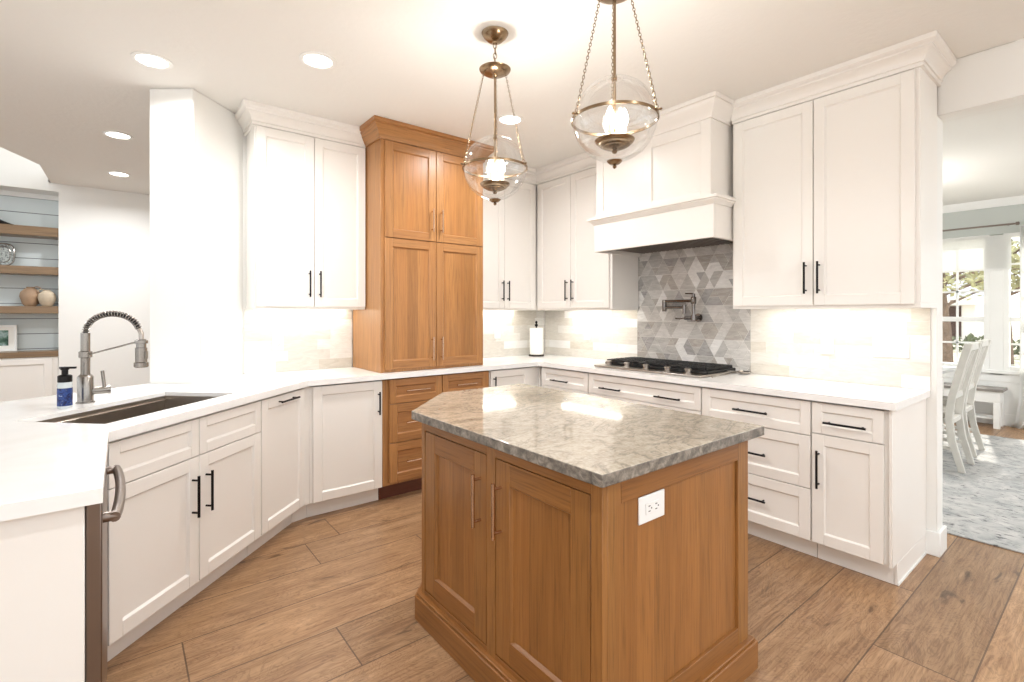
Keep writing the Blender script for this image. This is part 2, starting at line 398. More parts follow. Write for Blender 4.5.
# dining room shell
DX = 8.3
wd = MB().box(DX, DX+.15, -3, -1.2, 0, CEIL).box(DX, DX+.15, 2.9, 4.03, 0, CEIL).box(DX, DX+.15, -1.2, 2.9, 0, .66).box(DX, DX+.15, -1.2, 2.9, 2.3, CEIL)
struct('wall_dining_window', wd, M['sage'])
struct('wall_dining_left', MB().box(WX+.13, DX, WY, WY+.13, 0, CEIL), M['sage'])
struct('baseboard_dining', MB().box(DX-.02, DX, -3, 3.9, 0, .14).box(DX-.012, DX, -3, 3.9, .14, .6), M['trim'], .003)
struct('trim_dining_crown', MB().sweep([(DX, 3.9), (DX, -3)], [(0, CEIL-.09), (.02, CEIL-.09), (.07, CEIL-.015), (.07, CEIL), (0, CEIL)]), M['trim'])
# baseboard that wraps the end of the range wall
struct('baseboard_range', MB().box(WX-.016, WX-.0002, .660, .733, 0, .134).box(WX-.0001, WX+.146, .660, .6758, 0, .134).box(WX+.1302, WX+.146, .676, 3.9, 0, .134), M['trim'], .003)

def window(n, y0, y1, z0=.66, z1=2.3):
    fr = MB(); t = .05
    fr.box(DX-.02, DX+.1, y0, y0+t, z0, z1).box(DX-.02, DX+.1, y1-t, y1, z0, z1).box(DX-.02, DX+.1, y0+t, y1-t, z0, z0+t).box(DX-.02, DX+.1, y0+t, y1-t, z1-t, z1)
    mid = 1.27
    fr.box(DX+.02, DX+.07, y0+t, y1-t, mid-.03, mid+.03)
    o = struct('window_%d' % n, fr, M['trim'], .003)
    g = MB(); ym = (y0+y1)/2
    for (a, b) in ((z0+t, mid-.03), (mid+.03, z1-t)):
        g.box(DX+.035, DX+.055, ym-.011, ym+.011, a, b)
        zc = (a+b)/2 if b-a < .62 else a+(b-a)*.34
        for z in ((zc,) if b-a < .62 else (a+(b-a)/3, a+(b-a)*2/3)): g.box(DX+.035, DX+.055, y0+t, y1-t, z-.011, z+.011)
    g.build('muntins', M['trim'], o)
    MB().box(DX+.042, DX+.047, y0+t, y1-t, z0+t, z1-t).build('pane', M['glass'], o)
for i, (a, b) in enumerate(((1.09, 1.70), (.36, .97), (1.82, 2.43), (-.37, .24))): window(i+1, a, b)
struct('trim_2', MB().box(DX-.02, DX+.1, .97, 1.09, .6, 2.28).box(DX-.02, DX+.1, 1.70, 1.82, .6, 2.28).box(DX-.02, DX+.1, .24, .36, .6, 2.28)
       .box(DX-.02, DX+.1, 2.43, 2.9, .6, 2.28).box(DX-.02, DX+.1, -1.2, -.37, .6, 2.28).box(DX-.05, DX, -1.2, 2.9, .62, .66).box(DX-.02, DX, -1.2, 2.9, .52, .62), M['trim'], .003)

# ------------------------------------------------------------------ cabinet kit
FR = .02   # door thickness
def shaker(x0, x1, z0, z1, fw=.057, rec=.011, y=-FR, t=FR-.001):
    m = MB(); yb = y+t
    m.box(x0, x0+fw, y, yb, z0, z1, 0).box(x1-fw, x1, y, yb, z0, z1, 0)
    m.box(x0+fw, x1-fw, y, yb, z0, z0+fw, 1).box(x0+fw, x1-fw, y, yb, z1-fw, z1, 1)
    m.box(x0+fw, x1-fw, y+rec, yb, z0+fw, z1-fw, 2)
    b = .007; a0, a1, c0, c1 = x0+fw, x1-fw, z0+fw, z1-fw; yf = y+.0015; yr = y+rec-.0002
    P = [(a0, yf, c0), (a1, yf, c0), (a1, yf, c1), (a0, yf, c1), (a0+b, yr, c0+b), (a1-b, yr, c0+b), (a1-b, yr, c1-b), (a0+b, yr, c1-b)]
    m.add(P, [(0, 1, 5, 4), (2, 3, 7, 6)], 1).add(P, [(1, 2, 6, 5), (3, 0, 4, 7)], 0)
    return m
def pull(p0, p1, out, r=.006, post=.02, mi=0):
    """bar pull between p0 and p1 standing 'out' off the face (towards -y)"""
    m = MB(); p0 = Vector(p0); p1 = Vector(p1); d = (p1-p0).normalized(); o = Vector((0, -out, 0))
    m.cyl(p0+o, p1+o, r, 10)
    for q in (p0+d*post, p1-d*post): m.cyl(q, q+o, r*.8, 8)
    return m
WHITE3 = [M['white_cab']]*3
OAK3 = [M['oak_v'], M['oak_h'], M['oak_p']]; OAKD = [M['oak_v'], M['oak_h'], M['oak_h']]

class Run:
    def __init__(s, ox, oy, deg): s.o = Vector((ox, oy)); s.a = math.radians(deg)
    def at(s, x, y=0): c, sn = math.cos(s.a), math.sin(s.a); return (s.o.x+x*c-y*sn, s.o.y+x*sn+y*c)
RR = Run(2.935, 3.315, -90)          # range run: local x = 3.315 - Y
LR = Run(0, 3.315, 0)                # back wall run: local x = X
q = Vector((-.025, 2.315))+Vector((-.7071, .7071))*.045
DR = Run(q.x, q.y, 45)               # angled sink run
UR = Run(3.18, 3.622, -90)            # wall cabinets over the range run: local x = 3.622 - Y
UL = Run(0, 3.622, 0)

def handles(parent, spec, mat, out=.032):
    """spec: ('v', x, zc, len) or ('h', xc, z, len)"""
    if spec[0] == 'v': _, x, z, L = spec; m = pull((x, -FR, z-L/2), (x, -FR, z+L/2), out)
    else: _, x, z, L = spec; m = pull((x-L/2, -FR, z), (x+L/2, -FR, z), out)
    m.build('handle', mat, parent)

def cabinet(run, name, label, cat, x0, x1, z0, z1, depth, fronts, body=None, mats=None, hmat=None, toe=True, toemat=None, bodyfn=None, group=None, fw=.057):
    px_, py_ = run.at(x0)
    t = thing(name, label, cat, (px_, py_, 0), run.a, group)
    body = body or M['white_cab']; mats = mats or WHITE3; hmat = hmat or M['black']
    w = x1-x0
    zb = .11 if toe else z0
    m = MB().box(0, w, 0, depth, zb, z1-.010 if z1 > .8 else z1)
    if z1 > .8: MB().box(.001, w-.001, .035, depth, z1-.0099, z1+.0165).build('shade_gap_strip', M['gap'], t)  # dark strip paints the shade line under the worktop overhang
    m.build('carcass', body, t, .0015)
    if toe: MB().box(0.001, w-.001, .065, depth, 0, zb-.001).build('toe_kick', toemat or M['white_cab'], t)
    for f in fronts:
        kind, a, b, c, d = f[:5]
        a -= x0; b -= x0
        g = f[6] if len(f) > 6 else fw
        o = shaker(a, b, c, d, g).build(kind, mats if kind == 'door' or mats is WHITE3 else OAKD, t, .0015)
        for h in (f[5] or []):
            h = (h[0], h[1]-x0, h[2], h[3]); handles(o, h, hmat)
    return t

# --- crown profile
def crown(path, top=CEIL-.001, h=.125, out=.078, z0=None):
    b = top-h
    prof = [(0, b), (.014, b), (.014, b+.02), (.021, b+.022), (.021, b+.034), (.026, b+.046), (.038, b+.062), (.054, b+.074), (.058, b+.076), (.058, b+.086), (.066, b+.09), (out, b+.1), (out, top), (0, top)]
    return MB().sweep(path, prof)

# ------------------------------------------------------------------ base cabinets, range side (local x = 3.315 - Y)
Y = lambda y: 3.315-y
TOP = .877
dm = .045
# cabinets from the corner towards the doorway
cabinet(RR, 'drawer_cabinet', 'white base cabinet left of the range top, single black pull on its top drawer', 'cabinet', Y(3.27), Y(2.70), 0, TOP, .6,
        [('drawer', Y(3.255), Y(2.705), .715, .866, [('h', Y(3.01), .772, .20)], dm), ('drawer', Y(3.255), Y(2.705), .40, .71, [('h', Y(3.01), .56, .20)]), ('drawer', Y(3.255), Y(2.705), .115, .395, [('h', Y(3.01), .26, .20)])])
cabinet(RR, 'drawer_cabinet', 'wide white drawer cabinet under the range top, two black pulls on its top drawer', 'cabinet', Y(2.699), Y(1.722), 0, TOP, .6,
        [('drawer', Y(2.695), Y(1.727), .715, .866, [('h', Y(2.46), .770, .20), ('h', Y(1.96), .770, .20)], dm), ('drawer', Y(2.695), Y(1.727), .40, .71, [('h', Y(2.46), .56, .20), ('h', Y(1.96), .56, .20)]), ('drawer', Y(2.695), Y(1.727), .115, .395, [('h', Y(2.46), .26, .20), ('h', Y(1.96), .26, .20)])])
cabinet(RR, 'drawer_cabinet', 'white three drawer base cabinet right of the range top, behind the island', 'cabinet', Y(1.721), Y(1.081), 0, TOP, .6,
        [('drawer', Y(1.717), Y(1.085), .684, .866, [('h', Y(1.40), .768, .20)], .05), ('drawer', Y(1.717), Y(1.085), .397, .679, [('h', Y(1.41), .526, .20)]), ('drawer', Y(1.717), Y(1.085), .115, .392, [('h', Y(1.41), .26, .20)])])
t = cabinet(RR, 'base_cabinet', 'white end base cabinet by the doorway with one drawer over one door', 'cabinet', Y(1.08), Y(.737), 0, TOP, .6,
        [('drawer', Y(1.076), Y(.758), .703, .866, [('h', Y(.918), .769, .19)], .045), ('door', Y(1.076), Y(.758), .115, .698, [('v', Y(1.043), .515, .20)])])
w = 1.08-.737
m = MB().box(w, w+.014, -.018, .603, .1095, TOP).box(w, w+.014, .065, .603, 0, .1095)
m.build('end_panel', M['white_cab'], t, .0015)
MB().box(w+.0145, w+.019, .065, .602, 0, .012).build('shoe_molding', M['trim'], t)

# --- back wall base run
cabinet(LR, 'base_cabinet', 'white single door base cabinet between the angled sink run and the oak drawers', 'cabinet', .955, 1.452, 0, TOP, .56,
        [('door', .974, 1.445, .115, .866, [('v', 1.415, .715, .16)])])
t = cabinet(LR, 'drawer_cabinet', 'honey oak drawer cabinet below the tall oak cupboard, champagne pulls', 'cabinet', 1.455, 2.385, 0, TOP, .56,
        [('drawer', 1.50, 1.928, .695, .868, [('h', 1.714, .782, .19)], .05), ('drawer', 1.50, 1.928, .415, .690, [('h', 1.714, .552, .19)], .06), ('drawer', 1.50, 1.928, .13, .410, [('h', 1.714, .27, .19)], .06),
         ('drawer', 1.936, 2.362, .695, .868, [('h', 2.142, .785, .19)], .05), ('drawer', 1.936, 2.362, .415, .690, [('h', 2.142, .552, .19)], .06), ('drawer', 1.936, 2.362, .13, .410, [('h', 2.142, .27, .19)], .06)],
        body=M['oak_v'], mats=OAK3, hmat=M['bronze_pull'], toemat=M['oak_toe'])
cabinet(LR, 'base_cabinet', 'narrow white base cabinet right of the oak drawers, in the inside corner', 'cabinet', 2.388, 2.93, 0, TOP, .56,
        [('door', 2.393, 2.815, .115, .866, [('v', 2.42, .74, .16)])])
MBc = MB().box(2.931, 3.535, 3.30, 3.875, .11, TOP); tag(MBc.build('corner_cabinet', M['white_cab'], None, .002), 'blind white corner box under the worktop where the two cabinet runs meet', 'cabinet')

# --- angled sink run
cabinet(DR, 'sink_cabinet', 'white sink base cabinet with two false fronts over two doors', 'cabinet', .005, .917, 0, TOP-.25, .54,
        [('drawer', .012, .456, .695, .862, None, .045), ('drawer', .461, .913, .695, .862, None, .045),
         ('door', .012, .456, .118, .69, [('v', .416, .52, .185)]), ('door', .461, .913, .118, .69, [('v', .500, .52, .185)])])
for o in list(bpy.data.objects):
    if o.name.startswith('sink_cabinet'):
        MB().box(0, .911, 0, .018, TOP-.2495, TOP).build('top_rail', M['white_cab'], o)
cabinet(DR, 'pullout_cabinet', 'tall white pull out front beside the sink cabinet with a level black pull', 'cabinet', .918, 1.358, 0, TOP, .54,
        [('door', .922, 1.362, .118, .862, [('h', 1.155, .828, .185)])])
# corner filler between angled and back runs
a = DR.at(1.359, -.001); b_ = DR.at(1.359, .05)
tag(MB().prism([a, (.954, 3.3145), (.954, 3.37), b_], .11, TOP).prism([DR.at(1.359, .065), (.954, 3.38), (.954, 3.42), DR.at(1.359, .12)], 0, .109).build('corner_filler', M['white_cab'], None), 'white filler strip at the bend between sink run and back run', 'cabinet filler')

# --- peninsula: dishwasher and end panel
t = thing('dishwasher', 'stainless dishwasher at the near end of the left worktop, seen edge on', 'dishwasher', (-.035, 1.622, 0), 0)
MB().box(-.62, -.035, 0, .60, .1, TOP-.002).build('tub', M['dwsteel'], t)
dd = MB().box(-.034, -.002, -.012, .60, .112, TOP-.006).build('door', M['dwsteel'], t, .004, 2)
MB().box(-.58, -.09, .002, .6, 0, .099).build('toe_kick', M['black'], t)
hz = .808
pts = [Vector((.0, .055, hz))]
for i in range(13):
    u = i/12; pts.append(Vector((.022+.012*math.sin(PI*u)**.7, .04+.515*u, hz)))
pts.append(Vector((.0, .54, hz)))
hb = MB()
hb.tube([pts[1]+Vector((0, 0, 0))]+pts[2:-2]+[pts[-2]], .013, 12)
hb.cyl((-.004, .052, hz), (.028, .052, hz), .013, 12); hb.cyl((-.004, .543, hz), (.028, .543, hz), .013, 12)
hb.build('handle', M['dwsteel'], dd)
tag(MB().box(-1.5, -.070, 1.60, 1.619, 0, TOP-.001).build('end_panel', M['white_cab'], None, .002), 'flat white end panel under the near corner of the left worktop', 'panel')
tag(MB().prism([(-1.5, 1.63), (-.70, 1.63), (-.70, 2.40), (-.56, 2.78), (-.62, 3.10), (-1.5, 2.52)], 0, TOP-.001).build('peninsula_base', M['white_cab'], None, .002), 'white base under the left worktop behind the sink run', 'cabinet')

# ------------------------------------------------------------------ worktops
def slab_with_hole(outer, hole, z0, z1):
    import bmesh
    bm = bmesh.new(); es = []
    for loop in (outer, hole):
        vs = [bm.verts.new((x, y, z1)) for x, y in loop]
        for i in range(len(vs)): es.append(bm.edges.new((vs[i], vs[(i+1) % len(vs)])))
    r = bmesh.ops.triangle_fill(bm, use_beauty=True, use_dissolve=False, edges=es)
    fs = [g for g in r['geom'] if isinstance(g, bmesh.types.BMFace)]
    ex = bmesh.ops.extrude_face_region(bm, geom=fs)
    bmesh.ops.translate(bm, vec=(0, 0, z0-z1), verts=[g for g in ex['geom'] if isinstance(g, bmesh.types.BMVert)])
    bmesh.ops.recalc_face_normals(bm, faces=bm.faces[:])
    return bm
P0 = Vector((-.025, 2.315)); DS = Vector((.70711, .70711)); DT = Vector((-.70711, .70711))
st = lambda s, t: tuple(P0+DS*s+DT*t)
outer = [(-1.5, 1.57), (-.035, 1.57), (-.035, 2.305), (.93, 3.27), (2.89, 3.27), (2.89, .703), (WX-.012, .703), (WX-.012, WY-.012), (.678, WY-.012), (.345, 3.565), (.131, 3.736), (-.458, 3.407), (-1.5, 2.63)]
SK = (.097, .837, .130, .535)
hole = [st(SK[0], SK[2]), st(SK[1], SK[2]), st(SK[1], SK[3]), st(SK[0], SK[3])]
bm = slab_with_hole(outer, hole, .894, CT)
edge = MB().sweep([(-1.5, 1.57), (-.035, 1.57), (-.035, 2.305), (.93, 3.27), (2.89, 3.27), (2.89, .703), (WX-.012, .703)][::-1], [(0, .878), (0, .8942), (.03, .8942), (.03, .878)])
vv = [bm.verts.new(p) for p in edge.v]
for f_ in edge.f: bm.faces.new([vv[i] for i in f_])
import bmesh as _b; _b.ops.recalc_face_normals(bm, faces=bm.faces[:])
me = bpy.data.meshes.new('worktop'); bm.to_mesh(me); bm.free(); me.materials.append(M['quartz'])
o = bpy.data.objects.new('worktop', me); COL.objects.link(o)
tag(o, 'continuous white quartz worktop running from the peninsula around both walls', 'worktop')

# ------------------------------------------------------------------ sink
sx, sy = DR.at(0, 0); t = thing('kitchen_sink', 'large stainless undermount sink let into the angled white worktop', 'sink', (P0.x, P0.y, 0), math.radians(45))
s0, s1, t0, t1 = SK; D = CT-.25; th = .012
m = MB(); e_ = .004
a0, a1, c0, c1 = s0-e_, s1+e_, t0-e_, t1+e_
m.box(a0-th, a0, c0-th, c1+th, D, .8935).box(a1, a1+th, c0-th, c1+th, D, .8935).box(a0, a1, c0-th, c0, D, .8935).box(a0, a1, c1, c1+th, D, .8935).box(a0, a1, c0, c1, D-.01, D)
m.box(a0, a1, c1-.014, c1, .868, .874).box(a0, a1, c0, c0+.014, .868, .874)
m.build('basin', M['sinksteel'], t, .002)
MB().lathe([(.0, D+.001), (.045, D+.001), (.045, D+.005), (.03, D+.004), (.0, D+.002)], ((s0+s1)/2, (t0+t1)/2+.05, 0), 24).build('drain', M['steel'], t)
rk = MB()
for i in range(9): rk.cyl((s0+.012+i*.011, t0+.02, .879), (s0+.012+i*.011, t1-.02, .879), .0038, 8)
rk2 = rk.build('drying_rack', M['plastic'], None); rk2.location = t.location; rk2.rotation_euler = t.rotation_euler
tag(rk2, 'white ribbed drying rack laid across the left end of the sink', 'drying rack')

# ------------------------------------------------------------------ faucet
fx, fy = st(.492, .645)
t = thing('kitchen_faucet', 'brushed nickel spring neck faucet behind the sink with side lever', 'faucet', (fx, fy, CT), math.radians(-45))   # local x reaches over the sink
MB().lathe([(.036, 0), (.036, .006), (.031, .008), (.031, .125), (.026, .132), (.02, .136), (.02, .14)], segs=28).build('base', M['nickel'], t)
MB().cyl((0, 0, .138), (0, 0, .335), .0185, 20).lathe([(.0185, 0), (.026, .004), (.026, .03), (.0185, .034)], (0, 0, .215), 20).build('riser', M['nickel'], t)
arc = []
for i in range(61):
    u = i/60; ang = PI-(PI*1.0)*u*.93
    arc.append(Vector((.143+.143*math.cos(ang), 0, .335+.092*math.sin(ang))))
MB().tube(arc, .009, 10).build('hose', M['black'], t)
hel = []; turns = 26; nn = turns*14
for i in range(nn+1):
    u = i/nn*59.99; i0 = int(u); f = u-i0; p = arc[i0].lerp(arc[i0+1], f); tg = (arc[i0+1]-arc[i0]).normalized(); nrm = Vector((0, 1, 0)); bi = tg.cross(nrm)
    a = 2*PI*turns*i/nn; hel.append(p+(nrm*math.cos(a)+bi*math.sin(a))*.0125)
MB().tube(hel, .0024, 6).build('spring', M['nickel'], t)
e1 = arc[-1]; hx = e1.x+.012
MB().tube([e1, Vector((hx, 0, e1.z-.02)), Vector((hx, 0, .305))], .010, 10).build('hose_end', M['steel'], t)
MB().lathe([(.011, .13), (.019, .128), (.02, .09), (.0235, .088), (.0235, .022), (.029, .018), (.029, 0), (.025, -.004)], (hx, 0, .178), 24).box(hx+.02, hx+.03, -.006, .006, .215, .25).build('spray_head', M['nickel'], t)
MB().cyl((.02, 0, .232), (hx-.018, 0, .295), .0042, 8).lathe([(.0195, 0), (.026, .002), (.026, .016), (.0195, .018)], (hx, 0, .285), 20).build('support_arm', M['nickel'], t)
# lever on the right side (local +y is along the worktop to the right)
MB().cyl((.018, .018, .055), (.060, .060, .055), .018, 18).cyl((.060, .060, .055), (.067, .067, .055), .021, 18).cyl((.050, .050, .065), (.044, .044, .15), .0075, 10).build('lever', M['nickel'], t)

# soap bottle
bx, by = st(.366, .612)
t = thing('soap_bottle', 'clear hand soap bottle with blue label and black pump beside the faucet', 'soap bottle', (bx, by, CT), math.radians(-30))
MB().lathe([(.024, 0), (.0265, .006), (.0265, .105), (.024, .118), (.018, .126)], segs=28).build('bottle', M['bottle'], t)
MB().open_lathe([(.0271, .012), (.0271, .092)], segs=28).build('wrap_label', M['label'], t)
MB().lathe([(.026, .118), (.026, .146), (.021, .15), (.012, .152), (.012, .172), (.016, .174), (.016, .186), (.0, .188)], segs=20).box(-.02, .045, -.006, .006, .178, .187).build('pump', M['black'], t, .001)

# ------------------------------------------------------------------ backsplash tiles
def subway(run_len, zrange, frame, holes=()):
    """frame(u, out, z) -> world"""
    m = MB(); h = .0763; L = .305; z = zrange[0]; row = 0
    while z < zrange[1]-.005:
        z1 = min(z+h, zrange[1]); u = -random.random()*L
        while u < run_len:
            a = max(u, 0); b = min(u+L, run_len)
            if b-a > .01:
                mi = random.choice([0, 0, 1, 1, 2, 3, 4]); g = .0008
                q = [frame(a+g, o_, zz) for o_, a_ in ((0, 0),) for zz in ()]
                c8 = [frame(uu, oo, zz) for uu in (a+g, b-g) for oo in (0, .008) for zz in (z+g, z1-g)]
                m.add(c8, [(0, 1, 3, 2), (4, 6, 7, 5), (0, 4, 5, 1), (2, 3, 7, 6), (0, 2, 6, 4), (1, 5, 7, 3)], mi)
            u += L
        z = z1; row += 1
    # grout bed
    c8 = [frame(uu, oo, zz) for uu in (0, run_len) for oo in (-.0005, .0068) for zz in (zrange[0], zrange[1])]
    m.add(c8, [(0, 1, 3, 2), (4, 6, 7, 5), (0, 4, 5, 1), (2, 3, 7, 6), (0, 2, 6, 4), (1, 5, 7, 3)], 5)
    return m
Z0, Z1 = CT, 1.372
mats = SUB+[M['grout']]
struct('trim_tile_back', subway(1.45-.68, (Z0, Z1), lambda u, o_, z: (.68+u, WY-.001-o_, z)), mats)
struct('trim_tile_corner', subway(WX-.012-2.365, (Z0, Z1), lambda u, o_, z: (2.366+u, WY-.001-o_, z)), mats)
struct('trim_tile_left', subway(WY-.012-2.69, (Z0, Z1), lambda u, o_, z: (WX-.001-o_, 2.69+u, z)), mats)
struct('trim_tile_right', subway(1.705-.703, (Z0, Z1), lambda u, o_, z: (WX-.001-o_, .703+u, z)), mats)
# triangle mosaic behind the range
def clip(poly, y0, y1, z0, z1):
    for ax, lim, sg in ((0, y0, 1), (0, y1, -1), (1, z0, 1), (1, z1, -1)):
        out = []
        for i in range(len(poly)):
            p, q = poly[i], poly[(i+1) % len(poly)]; dp = (p[ax]-lim)*sg; dq = (q[ax]-lim)*sg
            if dp >= 0: out.append(p)
            if dp*dq < 0: f = dp/(dp-dq); out.append((p[0]+(q[0]-p[0])*f, p[1]+(q[1]-p[1])*f))
        poly = out
        if len(poly) < 3: return None
    return poly
tm = MB(); TY0, TY1, TZ0, TZ1 = 1.705, 2.69, CT, 1.86; S_ = .15; H_ = S_*.866
def shrink(poly, d=.0012):
    cx = sum(p[0] for p in poly)/len(poly); cy = sum(p[1] for p in poly)/len(poly)
    r = []
    for p in poly:
        L = math.hypot(p[0]-cx, p[1]-cy); f = max(0, 1-d*1.6/L) if L > 0 else 1; r.append((cx+(p[0]-cx)*f, cy+(p[1]-cy)*f))
    return r
for r in range(8):
    z = TZ0+r*H_-.03
    for c_ in range(-2, 16):
        bx0 = TY0-.1+c_*S_/2; up = (c_+r) % 2 == 0
        A, B, C_ = ((bx0, z), (bx0+S_, z), (bx0+S_/2, z+H_)) if up else ((bx0, z+H_), (bx0+S_, z+H_), (bx0+S_/2, z))
        V3 = [A, B, C_]; k0 = random.randrange(3); P, Q, R_ = V3[k0], V3[(k0+1) % 3], V3[(k0+2) % 3]
        lerp = lambda p, q, f: (p[0]+(q[0]-p[0])*f, p[1]+(q[1]-p[1])*f)
        cells = [[P, Q, R_]] if random.random() < .3 else [[P, Q, lerp(Q, R_, .5), lerp(P, R_, .5)], [lerp(P, R_, .5), lerp(Q, R_, .5), R_]]
        for ce in cells:
            ce = clip(shrink(ce), TY0, TY1, TZ0, TZ1)
            if not ce: continue
            mi = random.choice([0, 1, 2, 2, 3, 4, 4, 1]); n = len(ce)
            vs = [(WX-.011, y_, z_) for y_, z_ in ce]+[(WX-.002, y_, z_) for y_, z_ in ce]
            tm.add(vs, [tuple(range(n)), tuple(range(n, 2*n))[::-1]]+[(i, (i+1) % n, n+(i+1) % n, n+i) for i in range(n)], mi)
tm.box(WX-.0095, WX-.001, TY0+.0005, TY1-.0005, TZ0, TZ1, 5)
struct('trim_tile_mosaic', tm, TRI+[M['grout']])

# ------------------------------------------------------------------ wall cabinets
UB, UT = 1.385, 2.594
def upper(run, label, x0, x1, doors, extra=None, depth=.305, group=None, crownpath=None, light=None):
    px_, py_ = run.at(x0); t = thing('wall_cabinet', label, 'cabinet', (px_, py_, 0), run.a, group); w = x1-x0
    MB().box(0, w, 0, depth, UB+.012, CEIL-.003).box(0, w, 0, .02, UB-.013, UB+.012).box(0, .018, .02, depth, UB-.013, UB+.012).box(w-.018, w, .02, depth, UB-.013, UB+.012).build('carcass', M['white_cab'], t, .0015)
    for (a, b, hx_) in doors:
        o = shaker(a-x0, b-x0, UB+.005, UT-.008, .057).build('door', WHITE3, t, .0015)
        handles(o, ('v', hx_-x0, 1.55, .185), M['black'])
    if crownpath:
        inv = Matrix.Rotation(-run.a, 4, 'Z') @ Matrix.Translation((-px_, -py_, 0))
        crown(crownpath).xf(inv).build('crown_molding', M['white_cab'], t)
    if light:
        a, b = light
        l_ = MB().box(a-x0, b-x0, .21, .235, UB-.002, UB+.010).build('light_strip', M['led_emit'], t)
        area_light('strip_light', ((a+b)/2-x0, .222, UB-.004), (b-a)*.95, .02, LIGHTS['under']*(b-a)/.8, (1, .965, .90), t)
    return t
yu = 3.622
upper(UL, 'white two door wall cabinet left of the oak cupboard', .692, 1.450, [(.702, 1.071, 1.037), (1.075, 1.446, 1.108)], depth=.270, crownpath=[(.692, WY-.002), (.692, yu), (1.450, yu)], light=(.75, 1.40))
upper(UL, 'narrow white wall cabinet right of the oak cupboard, in the corner', 2.372, 3.178, [(2.385, 2.767, 2.739), (2.771, 3.145, 2.803)], depth=.270, crownpath=[(2.372, yu), (3.18, yu)], light=(2.43, 3.1))
upper(UR, 'white two door wall cabinet left of the range hood', yu-3.617, yu-2.675, [(yu-3.580, yu-3.142, yu-3.178), (yu-3.138, yu-2.697, yu-3.104)], depth=.345, crownpath=[(3.18, yu), (3.18, 2.675)], light=(yu-3.5, yu-2.75))
upper(UR, 'large white two door wall cabinet right of the range hood, nearest the doorway', yu-1.652, yu-.672, [(yu-1.634, yu-1.163, yu-1.198), (yu-1.158, yu-.692, yu-1.128)], depth=.345, crownpath=[(3.18, 1.652), (3.18, .672), (WX-.002, .672)], light=(yu-1.6, yu-.74))

# tall oak cupboard
OY = 3.35
t = thing('pantry_cupboard', 'tall honey oak cupboard with four doors standing on the worktop', 'cabinet', (1.455, OY, CT), 0)
w = .897; hh = CEIL-.003-CT
MB().box(0, w, 0, WY-OY-.012, .001, hh).build('carcass', M['oak_v'], t, .0015)
zs = 1.890-CT
for (a, b, hx_) in ((.028, .441, .405), (.446, .880, .485)):
    for (z0, z1, hz_) in ((.024, zs-.003, 1.075-CT), (zs+.003, 2.588-CT, 2.050-CT)):
        o = shaker(a, b, z0, z1, .06).build('door', OAK3, t, .0015)
        handles(o, ('v', hx_, hz_, .175), M['bronze_pull'])
inv = Matrix.Translation((-1.455, -OY, -CT))
MBc = MB().sweep([(1.455, WY-.302), (1.455, OY), (2.352, OY), (2.352, WY-.302)], [(0, 2.595), (.012, 2.595), (.012, 2.607), (.02, 2.62), (.028, 2.637), (.05, 2.663), (.066, 2.68), (.066, 2.688), (.078, 2.692), (.078, CEIL-.001), (0, CEIL-.001)])
MBc.xf(inv).build('crown_molding', M['oak_h'], t)

# ------------------------------------------------------------------ range hood
HY0, HY1, HX = 1.660, 2.671, 2.955
t = thing('range_hood', 'white panelled wood range hood over the mosaic tile', 'range hood', (HX, HY1, 0), -PI/2)
w = HY1-HY0; dp = WX-.013-HX
fr = MB(); zt = CEIL-.003; zb = 2.095
fr.box(.02, w-.02, 0.012, dp, zb, zt)
fr.box(.02, .09, 0, .0125, zb, zt).box(w-.09, w-.02, 0, .0125, zb, zt).box(w/2-.035, w/2+.035, 0, .0125, zb, zt)
for (a, b) in ((.09, w/2-.035), (w/2+.035, w-.09)): fr.box(a, b, 0, .0125, 2.52, zt).box(a, b, 0, .0125, zb, 2.14)
fr.build('chimney', M['white_cab'], t, .002)
MB().box(0, w, 0, .02, 1.83, 2.07).box(0, .02, .02, dp, 1.83, 2.07).box(w-.02, w, .02, dp, 1.83, 2.07).box(.02, w-.02, .02, dp, 2.05, 2.07).build('skirt', M['white_cab'], t, .002)
MB().sweep([(w, -.0), (0, 0)][::-1] if 0 else [(0, .212), (0, 0), (w, 0), (w, .212)], [(0, 2.045), (.008, 2.045), (.014, 2.055), (.03, 2.068), (.03, 2.075), (.042, 2.078), (.042, 2.096), (0, 2.096)]).build('mantel', M['white_cab'], t)
MB().sweep([(.02, .233), (.02, 0), (w-.02, 0), (w-.02, .233)], [(o_, z_) for o_, z_ in ((0, CEIL-.126), (.012, CEIL-.126), (.012, CEIL-.112), (.02, CEIL-.1), (.03, CEIL-.084), (.052, CEIL-.058), (.066, CEIL-.038), (.066, CEIL-.029), (.078, CEIL-.026), (.078, CEIL-.0015), (0, CEIL-.0015))]).build('crown_molding', M['white_cab'], t)
m = MB().box(.03, w-.03, .03, dp-.01, 1.86, 1.872, 0)
for i in range(22): m.box(.08+i*.039, .10+i*.039, .06, dp-.05, 1.85, 1.86, 0)
m.build('filter', M['dwsteel'], t)

